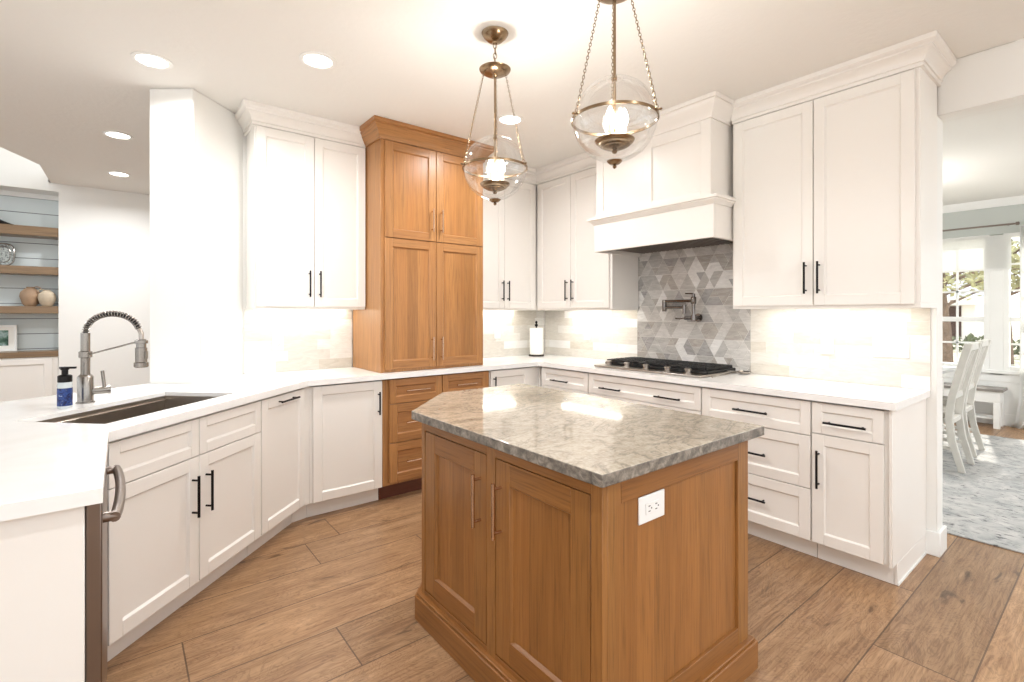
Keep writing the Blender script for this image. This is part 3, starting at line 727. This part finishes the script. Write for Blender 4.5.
# ------------------------------------------------------------------ range top
t = thing('gas_cooktop', 'stainless gas range top with black grates and five knobs set on the worktop', 'cooktop', (2.985, 2.70, CT), -PI/2)
w = 2.70-1.775; dp = .505
MB().box(0, w, 0, dp, .001, .016).build('body', M['steel'], t, .004, 2)
MB().box(.012, w-.012, .12, dp-.008, .0162, .036).build('burner_tray', M['iron'], t, .003)
for i in range(5):
    kx = 2.70-(2.60, 2.42, 2.245, 2.062, 1.90)[i]
    MB().lathe([(.027, 0), (.027, .005), (.019, .008), (.019, .022), (.023, .026), (.023, .033), (.017, .037)], (kx, .062, .0155), 24).build('knob', M['steel'], t)
for i in range(3):
    x0 = .024+i*.292; x1 = x0+.287; y0 = .128; y1 = dp-.02; g = MB(); z = .056
    g.box(x0, x1, y0, y0+.014, z-.016, z).box(x0, x1, y1-.014, y1, z-.016, z).box(x0, x0+.014, y0, y1, z-.016, z).box(x1-.014, x1, y0, y1, z-.016, z)
    for j in range(1, 4): g.box(x0+j*(x1-x0)/4-.006, x0+j*(x1-x0)/4+.006, y0, y1, z-.014, z+.001)
    for j in range(1, 6): g.box(x0, x1, y0+j*(y1-y0)/6-.006, y0+j*(y1-y0)/6+.006, z-.014, z+.001)
    for (a, b) in ((x0+.007, y0+.007), (x1-.007, y0+.007), (x0+.007, y1-.007), (x1-.007, y1-.007), (x0+.007, (y0+y1)/2), (x1-.007, (y0+y1)/2)): g.box(a-.008, a+.008, b-.008, b+.008, .015, z-.01)
    g.build('grate', M['iron'], t, .002)
for (a, b, r) in ((.17, .2, .045), (.17, .39, .038), (.453, .295, .06), (.736, .2, .045), (.736, .39, .038)):
    MB().lathe([(r, 0), (r, .003), (r*.7, .005), (r*.7, .008), (0, .009)], (a, b, .036), 24).build('burner', M['iron'], t)

# spoon rest and spoon beside the range
t = thing('spoon_rest', 'small shiny metal spoon rest on the worktop right of the range top', 'spoon rest', (3.455, 1.715, CT+.001), 0)
MB().open_lathe([(.0, .004), (.03, .003), (.04, .008), (.047, .018), (.049, .018), (.041, .005), (.03, .0), (0, 0)], segs=28).build('dish', M['steel'], t)
t = thing('serving_spoon', 'long metal spoon lying by the right side of the range top', 'spoon', (3.20, 1.745, CT), 0)
MB().tube([(-.12, -.004, .006), (-.05, -.002, .012), (.04, 0, .018), (.10, 0, .024)], [.006, .005, .004, .004], 8).build('handle', M['steel'], t)
mm = MB().lathe([(0, -.006), (.012, -.005), (.02, 0), (.021, .002), (0, .002)], (0, 0, 0), 16); mm.v = [(v[0]*1.5+.125, v[1], v[2]+.028) for v in mm.v]; mm.build('bowl', M['steel'], t)

# pot filler
t = thing('pot_filler', 'polished steel folding pot filler tap on the mosaic tile above the range', 'pot filler', (WX-.012, 2.105, 1.31), -PI/2)   # local x = -Y (right), -y out of the wall
MB().cyl((0, 0, 0), (0, -.012, 0), .032, 24).cyl((0, -.012, 0), (0, -.075, 0), .014, 16).lathe([(.02, -.02), (.02, .02)], (0, -.075, 0), 18).build('flange', M['dksteel'], t)
MB().cyl((0, -.075, 0), (0, -.075, .185), .0125, 14).lathe([(.017, 0), (.02, .006), (.02, .05), (.017, .056)], (0, -.075, .105), 18).cyl((0, -.075, .185), (-.07, -.075, .188), .005, 8).build('riser', M['dksteel'], t)
MB().cyl((0, -.075, .13), (-.26, -.075, .13), .0115, 14).build('upper_arm', M['dksteel'], t)
MB().lathe([(.016, -.012), (.018, 0), (.018, .075), (.016, .082)], (-.26, -.075, .06), 18).cyl((-.26, -.075, .08), (-.06, -.105, .08), .0115, 14).build('lower_arm', M['dksteel'], t)
MB().lathe([(.015, .022), (.016, 0), (.013, -.03), (.015, -.045)], (-.06, -.105, .075), 16).build('spout', M['dksteel'], t)
MB().cyl((-.015, -.08, -.002), (-.07, -.085, -.004), .013, 12).tube([(-.07, -.085, -.004), (-.11, -.09, -.01), (-.15, -.09, -.006)], .0055, 8).build('lever', M['dksteel'], t)

# paper towel
tx, ty = 3.28, 3.74
t = thing('paper_towel_holder', 'dark paper towel holder standing in the worktop corner', 'paper towel holder', (tx, ty, CT), 0)
MB().lathe([(.078, .001), (.078, .012), (.07, .016), (0, .017)], segs=32).build('base', M['gap'], t)
MB().cyl((0, 0, .015), (0, 0, .30), .008, 12).lathe([(.004, .295), (.014, .30), (.018, .315), (.008, .325), (.013, .337), (.010, .35), (0, .356)], segs=14).build('post', M['black'], t)
o = MB().open_lathe([(.02, 0), (.066, 0), (.067, .003), (.067, .262), (.066, .265), (.02, .265), (.02, 0)], (0, 0, 0), 36).build('paper_towel_roll', M['paper'])
o.location = (tx, ty, CT+.018); tag(o, 'white roll of paper towels on the dark holder in the corner', 'paper towels')

# ------------------------------------------------------------------ outlets and switches
def plate(name, label, cat, loc, rz, w, h, kind, group=None):
    """plate lies in local xz plane, faces -y"""
    t = thing(name, label, cat, loc, rz, group)
    MB().box(-w/2, w/2, -.006, -.0005, -h/2, h/2).build('cover_plate', M['plastic'], t, .002, 2)
    m = MB(); d = MB()
    if kind == 'duplex':
        m.box(-.017, .017, -.0085, -.0061, -.033, .033)
        for z in (-.017, .017):
            d.box(-.008, -.006, -.0091, -.0086, z-.004, z+.005).box(.006, .008, -.0091, -.0086, z-.004, z+.005).box(-.002, .002, -.0091, -.0086, z-.011, z-.007)
        m.build('receptacle', M['plastic'], t, .001); d.build('slots', M['slot'], t)
    elif kind == 'duplex_h':
        m.box(-.034, .034, -.0085, -.0061, -.017, .017)
        for x in (-.017, .017):
            d.box(x-.005, x+.004, -.0092, -.0086, -.009, -.0065).box(x-.005, x+.004, -.0092, -.0086, .0065, .009).box(x+.008, x+.012, -.0092, -.0086, -.002, .002)
        m.build('receptacle', M['plastic'], t, .001); d.build('slots', M['slot'], t)
    else:
        n = int(kind)
        for i in range(n):
            x = (i-(n-1)/2)*.046
            MB().box(x-.0165, x+.0165, -.010, -.0061, -.033, .033).build('rocker', M['plastic'], t, .002)
    return t
plate('wall_outlet', 'white outlet on the back tile under the left wall cabinet', 'outlet', (.90, WY-.0095, 1.132), 0, .078, .122, 'duplex')
plate('light_switch', 'white switch plate on the back tile right of the oak cupboard', 'switch', (2.90, WY-.0095, 1.155), 0, .078, .122, '1')
plate('light_switch', 'white switch plate on the tile left of the range top', 'switch', (WX-.0095, 3.28, 1.145), -PI/2, .078, .122, '1')
plate('wall_outlet', 'white outlet on the tile right of the range top, left of the triple switch', 'outlet', (WX-.0095, 1.213, 1.145), -PI/2, .074, .122, 'duplex')
plate('light_switch', 'wide white triple rocker switch on the tile by the doorway', 'switch', (WX-.0095, .884, 1.150), -PI/2, .178, .128, '3')
pp = Vector((.345, 3.572))+DS*.115
plate('light_switch', 'white double switch plate on the angled pier left of the tile', 'switch', (pp.x+.001, pp.y-.001, 1.14), PI/4, .115, .122, '2')
plate('wall_outlet', 'white outlet set sideways in the oak end of the island', 'outlet', (1.27, .9185, .752), 0, .128, .082, 'duplex_h')

# ------------------------------------------------------------------ island
t = thing('kitchen_island', 'honey oak island cabinet with clipped corner in the middle of the floor', 'kitchen island', (1.04, .91, 0), 0)
inv = Matrix.Translation((-1.04, -.91, 0))
ISL3 = [M['isl_v'], M['isl_h'], M['isl_p']]
core = [(1.057, .922), (1.848, .922), (1.848, 2.295), (1.385, 2.295), (1.057, 1.945)]
MB().prism(core, .0, .8765).xf(inv).build('carcass', M['isl_v'], t)
# face frame on the long side (x = 1.04), doors inset
Zb, Zt = .135, .832
ff = MB()
ff.box(1.037, 1.057, .908, .950, .10, .8765, 0).box(1.037, 1.057, 1.405, 1.456, .10, .8765, 0).box(1.037, 1.057, 1.920, 1.948, .10, .8765, 0)
ff.box(1.037, 1.057, .950, 1.405, Zt, .8765, 1).box(1.037, 1.057, 1.456, 1.920, Zt, .8765, 1).box(1.037, 1.057, .950, 1.405, .10, Zb, 1).box(1.037, 1.057, 1.456, 1.920, .10, Zb, 1)
ff.xf(inv).build('face_frame', ISL3, t, .001)
for i, (y1, y0, hy) in enumerate(((1.916, 1.460, 1.528), (1.401, .954, 1.41))):
    w = y1-y0
    m = shaker(0, w, Zb+.004, Zt-.004, .078, .012, 0, .017)
    m.xf(inv @ Matrix.Translation((1.0385, y1, 0)) @ Matrix.Rotation(-PI/2, 4, 'Z'))
    o = m.build('door', ISL3, t, .0012)
    hy = 1.496 if i == 0 else 1.372
    p = pull((0, 0, .562), (0, 0, .755), .034, .007); p.xf(inv @ Matrix.Translation((1.0385, hy, 0)) @ Matrix.Rotation(-PI/2, 4, 'Z')); p.build('handle', M['bronze_pull'], o)
# end panel towards the camera side (y = .908)
m = MB().box(1.0575, 1.118, .908, .922, .10, .8765, 0).box(1.788, 1.862, .908, .922, .10, .8765, 0).box(1.118, 1.788, .908, .922, .80, .8765, 1).box(1.118, 1.788, .908, .922, .10, .178, 1).box(1.118, 1.788, .9185, .922, .178, .80, 2)
m.xf(inv).build('end_panel', ISL3, t, .0012)
m = MB().box(1.8485, 1.862, .9225, 2.295, .10, .8765, 2); m.xf(inv).build('back_panel', ISL3, t)
# base molding around the foot
foot = [(1.036, 1.955), (1.036, .907), (1.863, .907), (1.863, 2.31), (1.379, 2.31), (1.036, 1.955)]
m = MB().sweep(foot[::-1] if 0 else foot, [(-.008, 0), (.026, 0), (.026, .1), (.018, .112), (.0, .118), (-.008, .118)]) if 0 else None
poly_out = [(1.010, .882), (1.889, .882), (1.889, 2.336), (1.368, 2.336), (1.010, 1.962)]
m = MB().prism(poly_out, .0005, .106).prism([(x*.0+x, y) for x, y in [(1.018, .890), (1.881, .890), (1.881, 2.328), (1.372, 2.328), (1.018, 1.957)]], .106, .117)
m.xf(inv).build('base_molding', M['isl_h'], t, .003, 2)
# worktop
o = MB().prism([(1.0, .875), (1.925, .875), (1.925, 2.332), (1.366, 2.332), (1.0, 1.972)], .8775, CT, 0, 1).build('island_worktop', [M['granite'], M['granite_edge']], None, .003, 2)
tag(o, 'polished taupe granite worktop with clipped corner on the oak island', 'worktop')

# ------------------------------------------------------------------ pendants
def chain(mb, p0, p1, link=.016, r=.0013, wdt=.0045):
    p0 = Vector(p0); p1 = Vector(p1); d = p1-p0; n = max(1, int(d.length/(link*.78))); tdir = d.normalized(); s1 = tdir.orthogonal().normalized(); s2 = tdir.cross(s1)
    for i in range(n):
        c = p0+d*((i+.5)/n); s = s1 if i % 2 else s2; pts = []
        for q in range(10):
            a = 2*PI*q/10; pts.append(c+tdir*math.cos(a)*link*.5+s*math.sin(a)*wdt)
        mb.tube(pts, r, 5, closed=True)
    return mb
def pendant(x, y, label, ang0, dz=0, watts=None):
    zc = 2.055; R = .155
    t = thing('pendant_light', label, 'pendant light', (x, y, dz), 0, None)
    MB().lathe([(0, -.052), (.012, -.052), (.014, -.046), (.035, -.04), (.055, -.022), (.064, -.008), (.066, -.002)], (0, 0, CEIL-dz), 32).build('canopy', M['brass'], t)
    c = chain(MB(), (0, 0, CEIL-dz-.05), (0, 0, 2.545), .03, .0022, .009); c.tube([(0, 0, CEIL-dz-.05), (.012, .01, 2.63), (-.01, -.008, 2.59), (0, 0, 2.55)], .0022, 6); c.build('hanging_chain', M['brass'], t)
    MB().lathe([(0, 2.505), (.01, 2.505), (.014, 2.512), (.05, 2.518), (.074, 2.532), (.078, 2.54), (.06, 2.543), (.02, 2.55), (0, 2.552)], segs=32).build('smoke_bell', M['brass'], t)
    for i in range(3):
        a = ang0+i*2*PI/3; ca, sa = math.cos(a), math.sin(a)
        chain(MB(), (.058*ca, .058*sa, 2.52), (.164*ca, .164*sa, zc+.004)).build('chain', M['brass'], t)
    MB().cyl((0, 0, 1.95), (0, 0, 2.51), .0055, 10).lathe([(.009, 0), (.009, .02)], (0, 0, 2.2), 12).build('stem', M['brass'], t)
    pr = []
    for i in range(25):
        a = .2+(PI-.2)*i/24; pr.append((max(.0, R*math.sin(a)), zc+R*math.cos(a)))
    MB().open_lathe(pr, segs=48).build('glass_globe', M['globe'], t)
    rg = MB(); rg.open_lathe([(R+.001, zc-.005), (R+.006, zc-.005), (R+.006, zc+.005), (R+.001, zc+.005), (R+.001, zc-.005)], segs=48)
    for i in range(3):
        a = ang0+i*2*PI/3; ca, sa = math.cos(a), math.sin(a); rg.cyl(((R+.004)*ca, (R+.004)*sa, zc-.002), ((R+.02)*ca, (R+.02)*sa, zc-.002), .0035, 8).lathe([(0, -.006), (.006, 0), (0, .006)], ((R+.022)*ca, (R+.022)*sa, zc-.002), 8)
    rg.build('equator_ring', M['brass'], t)
    MB().lathe([(0, 1.928), (.007, 1.93), (.011, 1.938), (.006, 1.944), (.034, 1.948), (.046, 1.953), (.046, 1.957), (.058, 1.96), (.059, 1.966), (.069, 1.97), (.074, 1.979), (.07, 1.982), (.02, 1.982), (0, 1.982)], segs=32).build('lamp_dish', M['brass'], t)
    MB().lathe([(0, 1.872), (.006, 1.876), (.008, 1.882), (.004, 1.887), (.018, 1.89), (.028, 1.899), (.029, 1.902), (0, 1.903)], segs=24).build('finial', M['brass'], t)
    for i in range(3):
        a = ang0+.5+i*2*PI/3; cx, cy = .036*math.cos(a), .036*math.sin(a)
        b_ = MB().lathe([(.009, 1.982), (.009, 2.03)], (cx, cy, 0), 12).build('candle', M['candle'], t)
        MB().lathe([(.007, 2.03), (.013, 2.045), (.015, 2.058), (.011, 2.075), (.004, 2.092), (0, 2.097)], (cx, cy, 0), 12).build('bulb', M['bulb_emit'], b_)
    d = bpy.data.lights.new('bulb_light', 'POINT'); d.energy = watts or LIGHTS['bulb']; d.color = (1, .98, .95); d.shadow_soft_size = .04
    o = bpy.data.objects.new('bulb_light', d); COL.objects.link(o); o.parent = t; o.location = (0, 0, 2.07)
    return t
pendant(1.44, 1.95, 'far glass globe pendant with its whole canopy showing, over the back of the island', .86)
pendant(1.445, 1.205, 'near glass globe pendant whose top is cut off, over the front of the island', .77, .010)
pendant(6.2, 1.75, 'added unseen globe pendant over the dining table, brightening the dining ceiling', .8, .1, 45)  # out of view, added to brighten the dining room ceiling

# recessed downlights
def can(x, y, label, on=True, r=.075, lit=1.0):
    t = thing('ceiling_light', label, 'ceiling light', (x, y, CEIL), 0, None)
    MB().open_lathe([(r+.02, -.0005), (r+.02, -.004), (r, -.007), (r-.004, -.003), (r-.004, -.0005)], segs=32).build('trim_ring', M['trim'], t)
    MB().lathe([(r-.005, -.003), (r-.005, -.001)], segs=32).build('lens', M['can_emit'], t)
    d = bpy.data.lights.new('can_light', 'AREA'); d.shape = 'DISK'; d.size = r*1.9; d.energy = LIGHTS['can']*lit; d.color = (.97, .985, 1); d.spread = math.radians(160)
    o = bpy.data.objects.new('can_light', d); COL.objects.link(o); o.parent = t; o.location = (0, 0, -.009)
can(.84, 2.76, 'bright recessed ceiling light in front of the left wall cabinet')
can(2.165, 2.75, 'recessed ceiling light seen just right of the far pendant chain')
can(.133, 3.32, 'recessed ceiling light above the sink, nearest the white pier', lit=.7)
can(-.017, 4.87, 'recessed ceiling light beyond the pier, nearer of the two in the next room', lit=1.5)
can(-.014, 6.22, 'recessed ceiling light beyond the pier, farther of the two in the next room', lit=1.5)
for (x, y, l_) in ((.3, .5, 'added unseen recessed ceiling light above the viewer, over the peninsula end'), (1.4, -.6, 'added unseen recessed ceiling light behind the viewer, in front of the doorway'),
                   (5.2, 2.3, 'added unseen recessed ceiling light over the dining table'), (6.6, -.9, 'added unseen recessed ceiling light over the open side of the dining room')): can(x, y, l_, lit=(2 if x > 4 else 1.0))  # four extra downlights out of view, added to light both rooms

# ------------------------------------------------------------------ built in shelves across the next room
SHX0 = -1.9
def shelf(z0, z1, label):
    tag(MB().box(SHX0, -.523, 7.12, 7.384, z0, z1).build('wall_shelf', M['shelf_oak'], None, .003), label, 'shelf')
shelf(2.155, 2.252, 'thick oak shelf, topmost in the white shiplap niche')
shelf(1.752, 1.834, 'thick oak shelf holding the oval tray in the shiplap niche')
shelf(1.342, 1.418, 'thick oak shelf holding the clay pots in the shiplap niche')
t = thing('built_in_cabinet', 'white built in cabinet below the oak shelves in the niche', 'cabinet', (SHX0, 7.12, 0), 0)
MB().box(0, -.523-SHX0, 0, .262, 0, .885).build('carcass', M['white_cab'], t, .002)
MB().box(-.0, -.523-SHX0, -.015, .262, .886, .945).build('top', M['shelf_oak'], t, .002)
for (a, b) in ((.02, .62), (.64, 1.33)): shaker(a, b, .1, .872, .06).build('door', WHITE3, t, .0015)
def pot(x, y, r, h, z, mat, label, spout):
    t = thing('clay_pot', label, 'clay pot', (x, y, z), 0)
    MB().lathe([(r*.5, 0), (r*.75, h*.12), (r, h*.5), (r*.92, h*.72), (r*.55, h*.9), (r*.38, h*.94), (r*.36, h), (r*.42, h), (r*.3, h*.98)], segs=28).build('body', mat, t)
    pts = [(r*.36*math.cos(spout), -.005, h*.95)]
    for i in range(7):
        a = PI*i/6; pts.append((math.cos(spout)*(r*.36+r*.0+r*.3*(1-math.cos(a))), 0, h*.97+math.sin(a)*r*.18-r*.15*(i/6)))
    MB().tube(pts, r*.06, 8).build('handle', mat, t)
pot(-.755, 7.29, .085, .205, 1.419, M['clay'], 'larger tan clay pot with handle on the oak shelf', 0)
pot(-.618, 7.205, .074, .175, 1.419, M['clay2'], 'paler round clay pot nearest the end of the oak shelf', PI)
t = thing('oval_tray', 'patterned oval metal tray propped on the oak shelf', 'tray', (-1.0, 7.36, 1.835), 0)
def stadium(w, h, n=28): return [(w*math.copysign(abs(math.cos(2*PI*i/n))**.6, math.cos(2*PI*i/n)), h*math.copysign(abs(math.sin(2*PI*i/n))**.6, math.sin(2*PI*i/n))) for i in range(n)]
Rx = Matrix.Translation((0, -.03, .124)) @ Matrix.Rotation(PI/2-.1, 4, 'X')
MB().prism(stadium(.125, .12), -.004, .002).xf(Rx).build('plate', M['tray'], t)
ring = [Vector((x, y, .003)) for x, y in stadium(.12, .115)]; MB().tube([Rx @ p for p in ring], .008, 8, closed=True).build('rim', M['nickel'], t)
ring = [Vector((x, y, .003)) for x, y in stadium(.088, .084)]; MB().tube([Rx @ p for p in ring], .005, 8, closed=True).build('inner_rim', M['nickel'], t)
t = thing('picture_frame', 'white framed green landscape standing on the built in cabinet', 'picture frame', (-1.02, 7.35, .946), 0)
m = MB(); a = .16; hgt = .275
m.box(-a, a, -.025, -.006, 0, .022).box(-a, a, -.025, -.006, hgt-.022, hgt).box(-a, -a+.022, -.025, -.006, .022, hgt-.022).box(a-.022, a, -.025, -.006, .022, hgt-.022); m.build('frame', M['trim'], t, .002)
MB().box(-a+.022, a-.022, -.016, -.006, .022, hgt-.022).build('mat_board', M['paper'], t)
MB().box(-a+.06, a-.065, -.0185, -.0165, .06, hgt-.055).build('print', M['art'], t)
t = MB(); tp = []
for i in range(12):
    u = i/11; tp.append((-1.15+.31*u, 7.25, 2.253+.028+.11*(1-u)**2.2-.024*u))
t.tube(tp, [.05*(1-i/11)**1.2+.006 for i in range(12)], 10)
t.v = [(x, y, max(z, 2.2535)) for x, y, z in t.v]
tag(t.build('shelf_ornament', M['black']), 'black tapering ornament lying on the topmost oak shelf', 'ornament')

# ------------------------------------------------------------------ dining room
tag(MB().box(3.945, 7.45, -1.6, 3.2, .0005, .010).build('area_rug', M['rug'], None, .003), 'large distressed grey rug on the dining room floor', 'rug')
def dining_chair(x, y, label, group):
    t = thing('dining_chair', label, 'chair', (x, y, .0105), 0, group)
    # chair faces +y; back legs sweep up into the back
    prof = [(-.065, 0), (.0, .25), (.02, .44), (-.0, .62), (-.05, .85), (-.105, 1.08)]
    for sx_ in (-.19, .19):
        m = MB(); w2 = .0165; vs = []; n = len(prof)
        for (yy, zz) in prof:
            d_ = .026 if zz > .2 else .022
            vs += [(sx_-w2, yy-d_, zz), (sx_+w2, yy-d_, zz), (sx_+w2, yy+d_, zz), (sx_-w2, yy+d_, zz)]
        fs = [(3, 2, 1, 0), tuple(4*(n-1)+i for i in range(4))]
        for i in range(n-1):
            for q_ in range(4): fs.append((4*i+q_, 4*i+(q_+1) % 4, 4*i+4+(q_+1) % 4, 4*i+4+q_))
        m.add(vs, fs); m.build('back_leg', M['chair'], t, .003)
    for sx_ in (-.19, .19): MB().cyl((sx_, .40, 0), (sx_, .40, .43), .014, 10, r2=.02).build('front_leg', M['chair'], t)
    MB().box(-.172, .172, -.115, -.085, 1.02, 1.08).build('top_rail', M['chair'], t, .004)
    MB().box(-.172, .172, -.012, .010, .60, .65).build('lower_rail', M['chair'], t, .004)
    for i in range(4):
        xx = -.12+i*.08; m = MB(); vs = []
        for (yy, zz) in ((0, .65), (-.045, .85), (-.095, 1.02)): vs += [(xx-.014, yy-.006, zz), (xx+.014, yy-.006, zz), (xx+.014, yy+.006, zz), (xx-.014, yy+.006, zz)]
        fs = [(3, 2, 1, 0), (8, 9, 10, 11)]
        for j in range(2):
            for q_ in range(4): fs.append((4*j+q_, 4*j+(q_+1) % 4, 4*j+4+(q_+1) % 4, 4*j+4+q_))
        m.add(vs, fs).build('slat', M['chair'], t)
    MB().box(-.172, .172, .0, .42, .39, .43).build('seat_frame', M['chair'], t, .003)
    MB().box(-.20, .20, .047, .44, .431, .49).build('seat_cushion', M['seatfab'], t, .018, 3)
    MB().box(-.185, -.165, .0, .40, .17, .2).box(.165, .185, .0, .40, .17, .2).box(-.165, .165, .2, .22, .17, .2).build('stretcher', M['chair'], t, .003)
dining_chair(5.70, .955, 'cream wooden dining chair nearest the kitchen doorway', None)
dining_chair(6.40, .985, 'cream wooden dining chair farther from the kitchen, nearer the window', None)
t = thing('dining_table', 'pale dining table behind the chairs, only its corner showing', 'table', (6.2, 1.75, .0105), 0)
MB().box(-.95, .95, -.55, .55, .715, .75).build('tabletop', M['tabletop'], t, .004)
MB().box(-.85, .85, -.45, .45, .62, .7145).build('apron', M['chair'], t)
for a in (-.82, .82):
    for b_ in (-.42, .42): MB().box(a-.04, a+.04, b_-.04, b_+.04, 0, .6195).build('leg', M['chair'], t, .006)
t = thing('window_bench', 'low white bench with grey top below the dining window', 'bench', (8.12, 1.65, .0), 0)
MB().box(-.17, .14, -.72, .72, .43, .462).build('bench_top', M['bench_top'], t, .004)
MB().box(-.15, .12, -.69, .69, .30, .4295).build('apron', M['trim'], t)
for a in (-.125, .095):
    for b_ in (-.66, .66): MB().box(a-.028, a+.028, b_-.028, b_+.028, 0, .2995).build('leg', M['trim'], t, .003)
MB().box(-.11, .08, -.63, .63, .10, .12).build('stretcher', M['trim'], t)
# roller shade and curtain
t = thing('roller_shade', 'long white shade covering the top of the dining windows', 'window shade', (DX-.03, 0, 0), 0)
MB().box(-.004, 0, .90, 2.45, 1.885, 2.285).build('fabric', M['shade'], t)
MB().box(-.008, .004, .90, 2.45, 1.865, 1.8845).build('hem_bar', M['trim'], t)
t = thing('curtain_rod', 'thin dark curtain rod above the dining windows', 'curtain rod', (DX-.1, 0, 2.395), 0)
MB().cyl((0, .86, 0), (0, 2.9, 0), .011, 10).build('rod', M['dwsteel'], t)
MB().lathe([(.011, 0), (.02, .006), (.02, .03), (.01, .036)], (0, 0, 0), 14, M4=Matrix.Translation((0, .86, 0)) @ Matrix.Rotation(PI/2, 4, 'X')).build('finial', M['dwsteel'], t)
MB().cyl((0, .93, 0), (.098, .93, 0), .007, 8).cyl((0, 2.8, 0), (.098, 2.8, 0), .007, 8).build('bracket', M['dwsteel'], t)
m = MB(); vs = []; fs = []; nY = 60
levels = [(2.36, .0, 1.0), (1.6, .0, 1.0), (.9, .0, 1.0), (.35, .01, 1.05), (.08, .04, 1.15), (.005, .085, 1.3)]
for (z, push, wd_) in levels:
    for i in range(nY+1):
        u = i/nY; y_ = .30+(.52+push)*u; vs.append((DX-.10-.05*push+.028*math.sin(u*PI*11)*wd_, y_, z))
for L_ in range(len(levels)-1):
    for i in range(nY): a = L_*(nY+1)+i; fs.append((a, a+1, a+nY+2, a+nY+1))
m.add(vs, fs, 0, True); o = m.build('curtain', M['shade']); sm = o.modifiers.new('thick', 'SOLIDIFY'); sm.thickness = .003
tag(o, 'white floor length curtain at the right edge of the dining window', 'curtain')

# ------------------------------------------------------------------ outdoors, beyond the dining window
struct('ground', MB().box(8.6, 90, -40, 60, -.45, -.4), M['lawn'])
t = thing('neighbour_house', 'low house with pale eaves and dark porch across the lawn', 'house', (40, 9.5, -.4), 0)
MB().box(0, 8, -3.6, 6, 0, 2.3).build('wall', M['fascia'], t)
MB().box(-.06, -.001, -3.0, 5, .3, 2.2).build('porch_shade_panel', M['porch_shade'], t)  # flat dark panel painted in place of the shade inside the porch
MB().box(-.6, 0, -4.2, 6.5, 2.32, 2.75).build('eave', M['fascia'], t)
MB().prism([(0, 0), (1, 0)], 0, 1).build('roof', M['roof'], t) if 0 else None
r_ = MB(); r_.add([(-.6, -4.2, 2.76), (-.6, 6.5, 2.76), (9, 6.5, 2.76), (9, -4.2, 2.76), (4, -3, 4.3), (4, 5.5, 4.3)], [(0, 3, 2, 1), (0, 1, 5, 4), (2, 3, 4, 5), (0, 4, 3), (1, 2, 5)]); r_.build('roof', M['roof'], t)
def shrub(x, y, z0, rx_, ry_, rz_, n, mat, label, name='garden_shrub', size=.16):
    m = MB()
    for i in range(n):
        a = random.random()*2*PI; b_ = math.acos(2*random.random()-1); rr = random.random()**.35
        p = Vector((x+rx_*rr*math.sin(b_)*math.cos(a), y+ry_*rr*math.sin(b_)*math.sin(a), z0+rz_*rr*math.cos(b_)))
        d1 = Vector((random.uniform(-1, 1), random.uniform(-1, 1), random.uniform(-1, 1))).normalized(); d2 = d1.orthogonal().normalized()
        s_ = size*random.uniform(.5, 1.2); m.add([p-d1*s_, p+d2*s_*.5, p+d1*s_, p-d2*s_*.5], [(0, 1, 2, 3)])
    return m
o = shrub(30, 5.5, -.1, 1.2, 3.5, .5, 900, 0, '').build('hedge', M['hedge']); tag(o, 'dark low hedge in front of the neighbouring house', 'hedge')
def tree(x, y, h, r, n, label, bare=0):
    t = thing('garden_tree', label, 'tree', (x, y, -.4), 0)
    m = MB(); m.tube([(0, 0, 0), (.05, .04, h*.3), (-.05, .1, h*.55), (.0, .05, h*.9)], [.16, .13, .09, .03], 8)
    for i in range(14):
        a = random.random()*2*PI; z = h*random.uniform(.3, .8); L_ = r*random.uniform(.7, 1.2); dx_, dy_ = math.cos(a), math.sin(a)
        m.tube([(0, .05, z), (dx_*L_*.5, dy_*L_*.5, z+L_*.25), (dx_*L_, dy_*L_, z+L_*random.uniform(.2, .7))], [.05, .03, .01], 6)
    m.build('trunk', M['bark'], t)
    f = shrub(0, 0, h*.75, r, r, r*.7, n, 0, '', size=.14); f.build('foliage', M['leaf'], t)
tree(21, 3.75, 4.2, 1.5, 500, 'thin leafed tree outside the left dining window')
tree(24, 2.7, 4.5, 1.3, 900, 'leafy tree outside the right dining window beside the curtain')
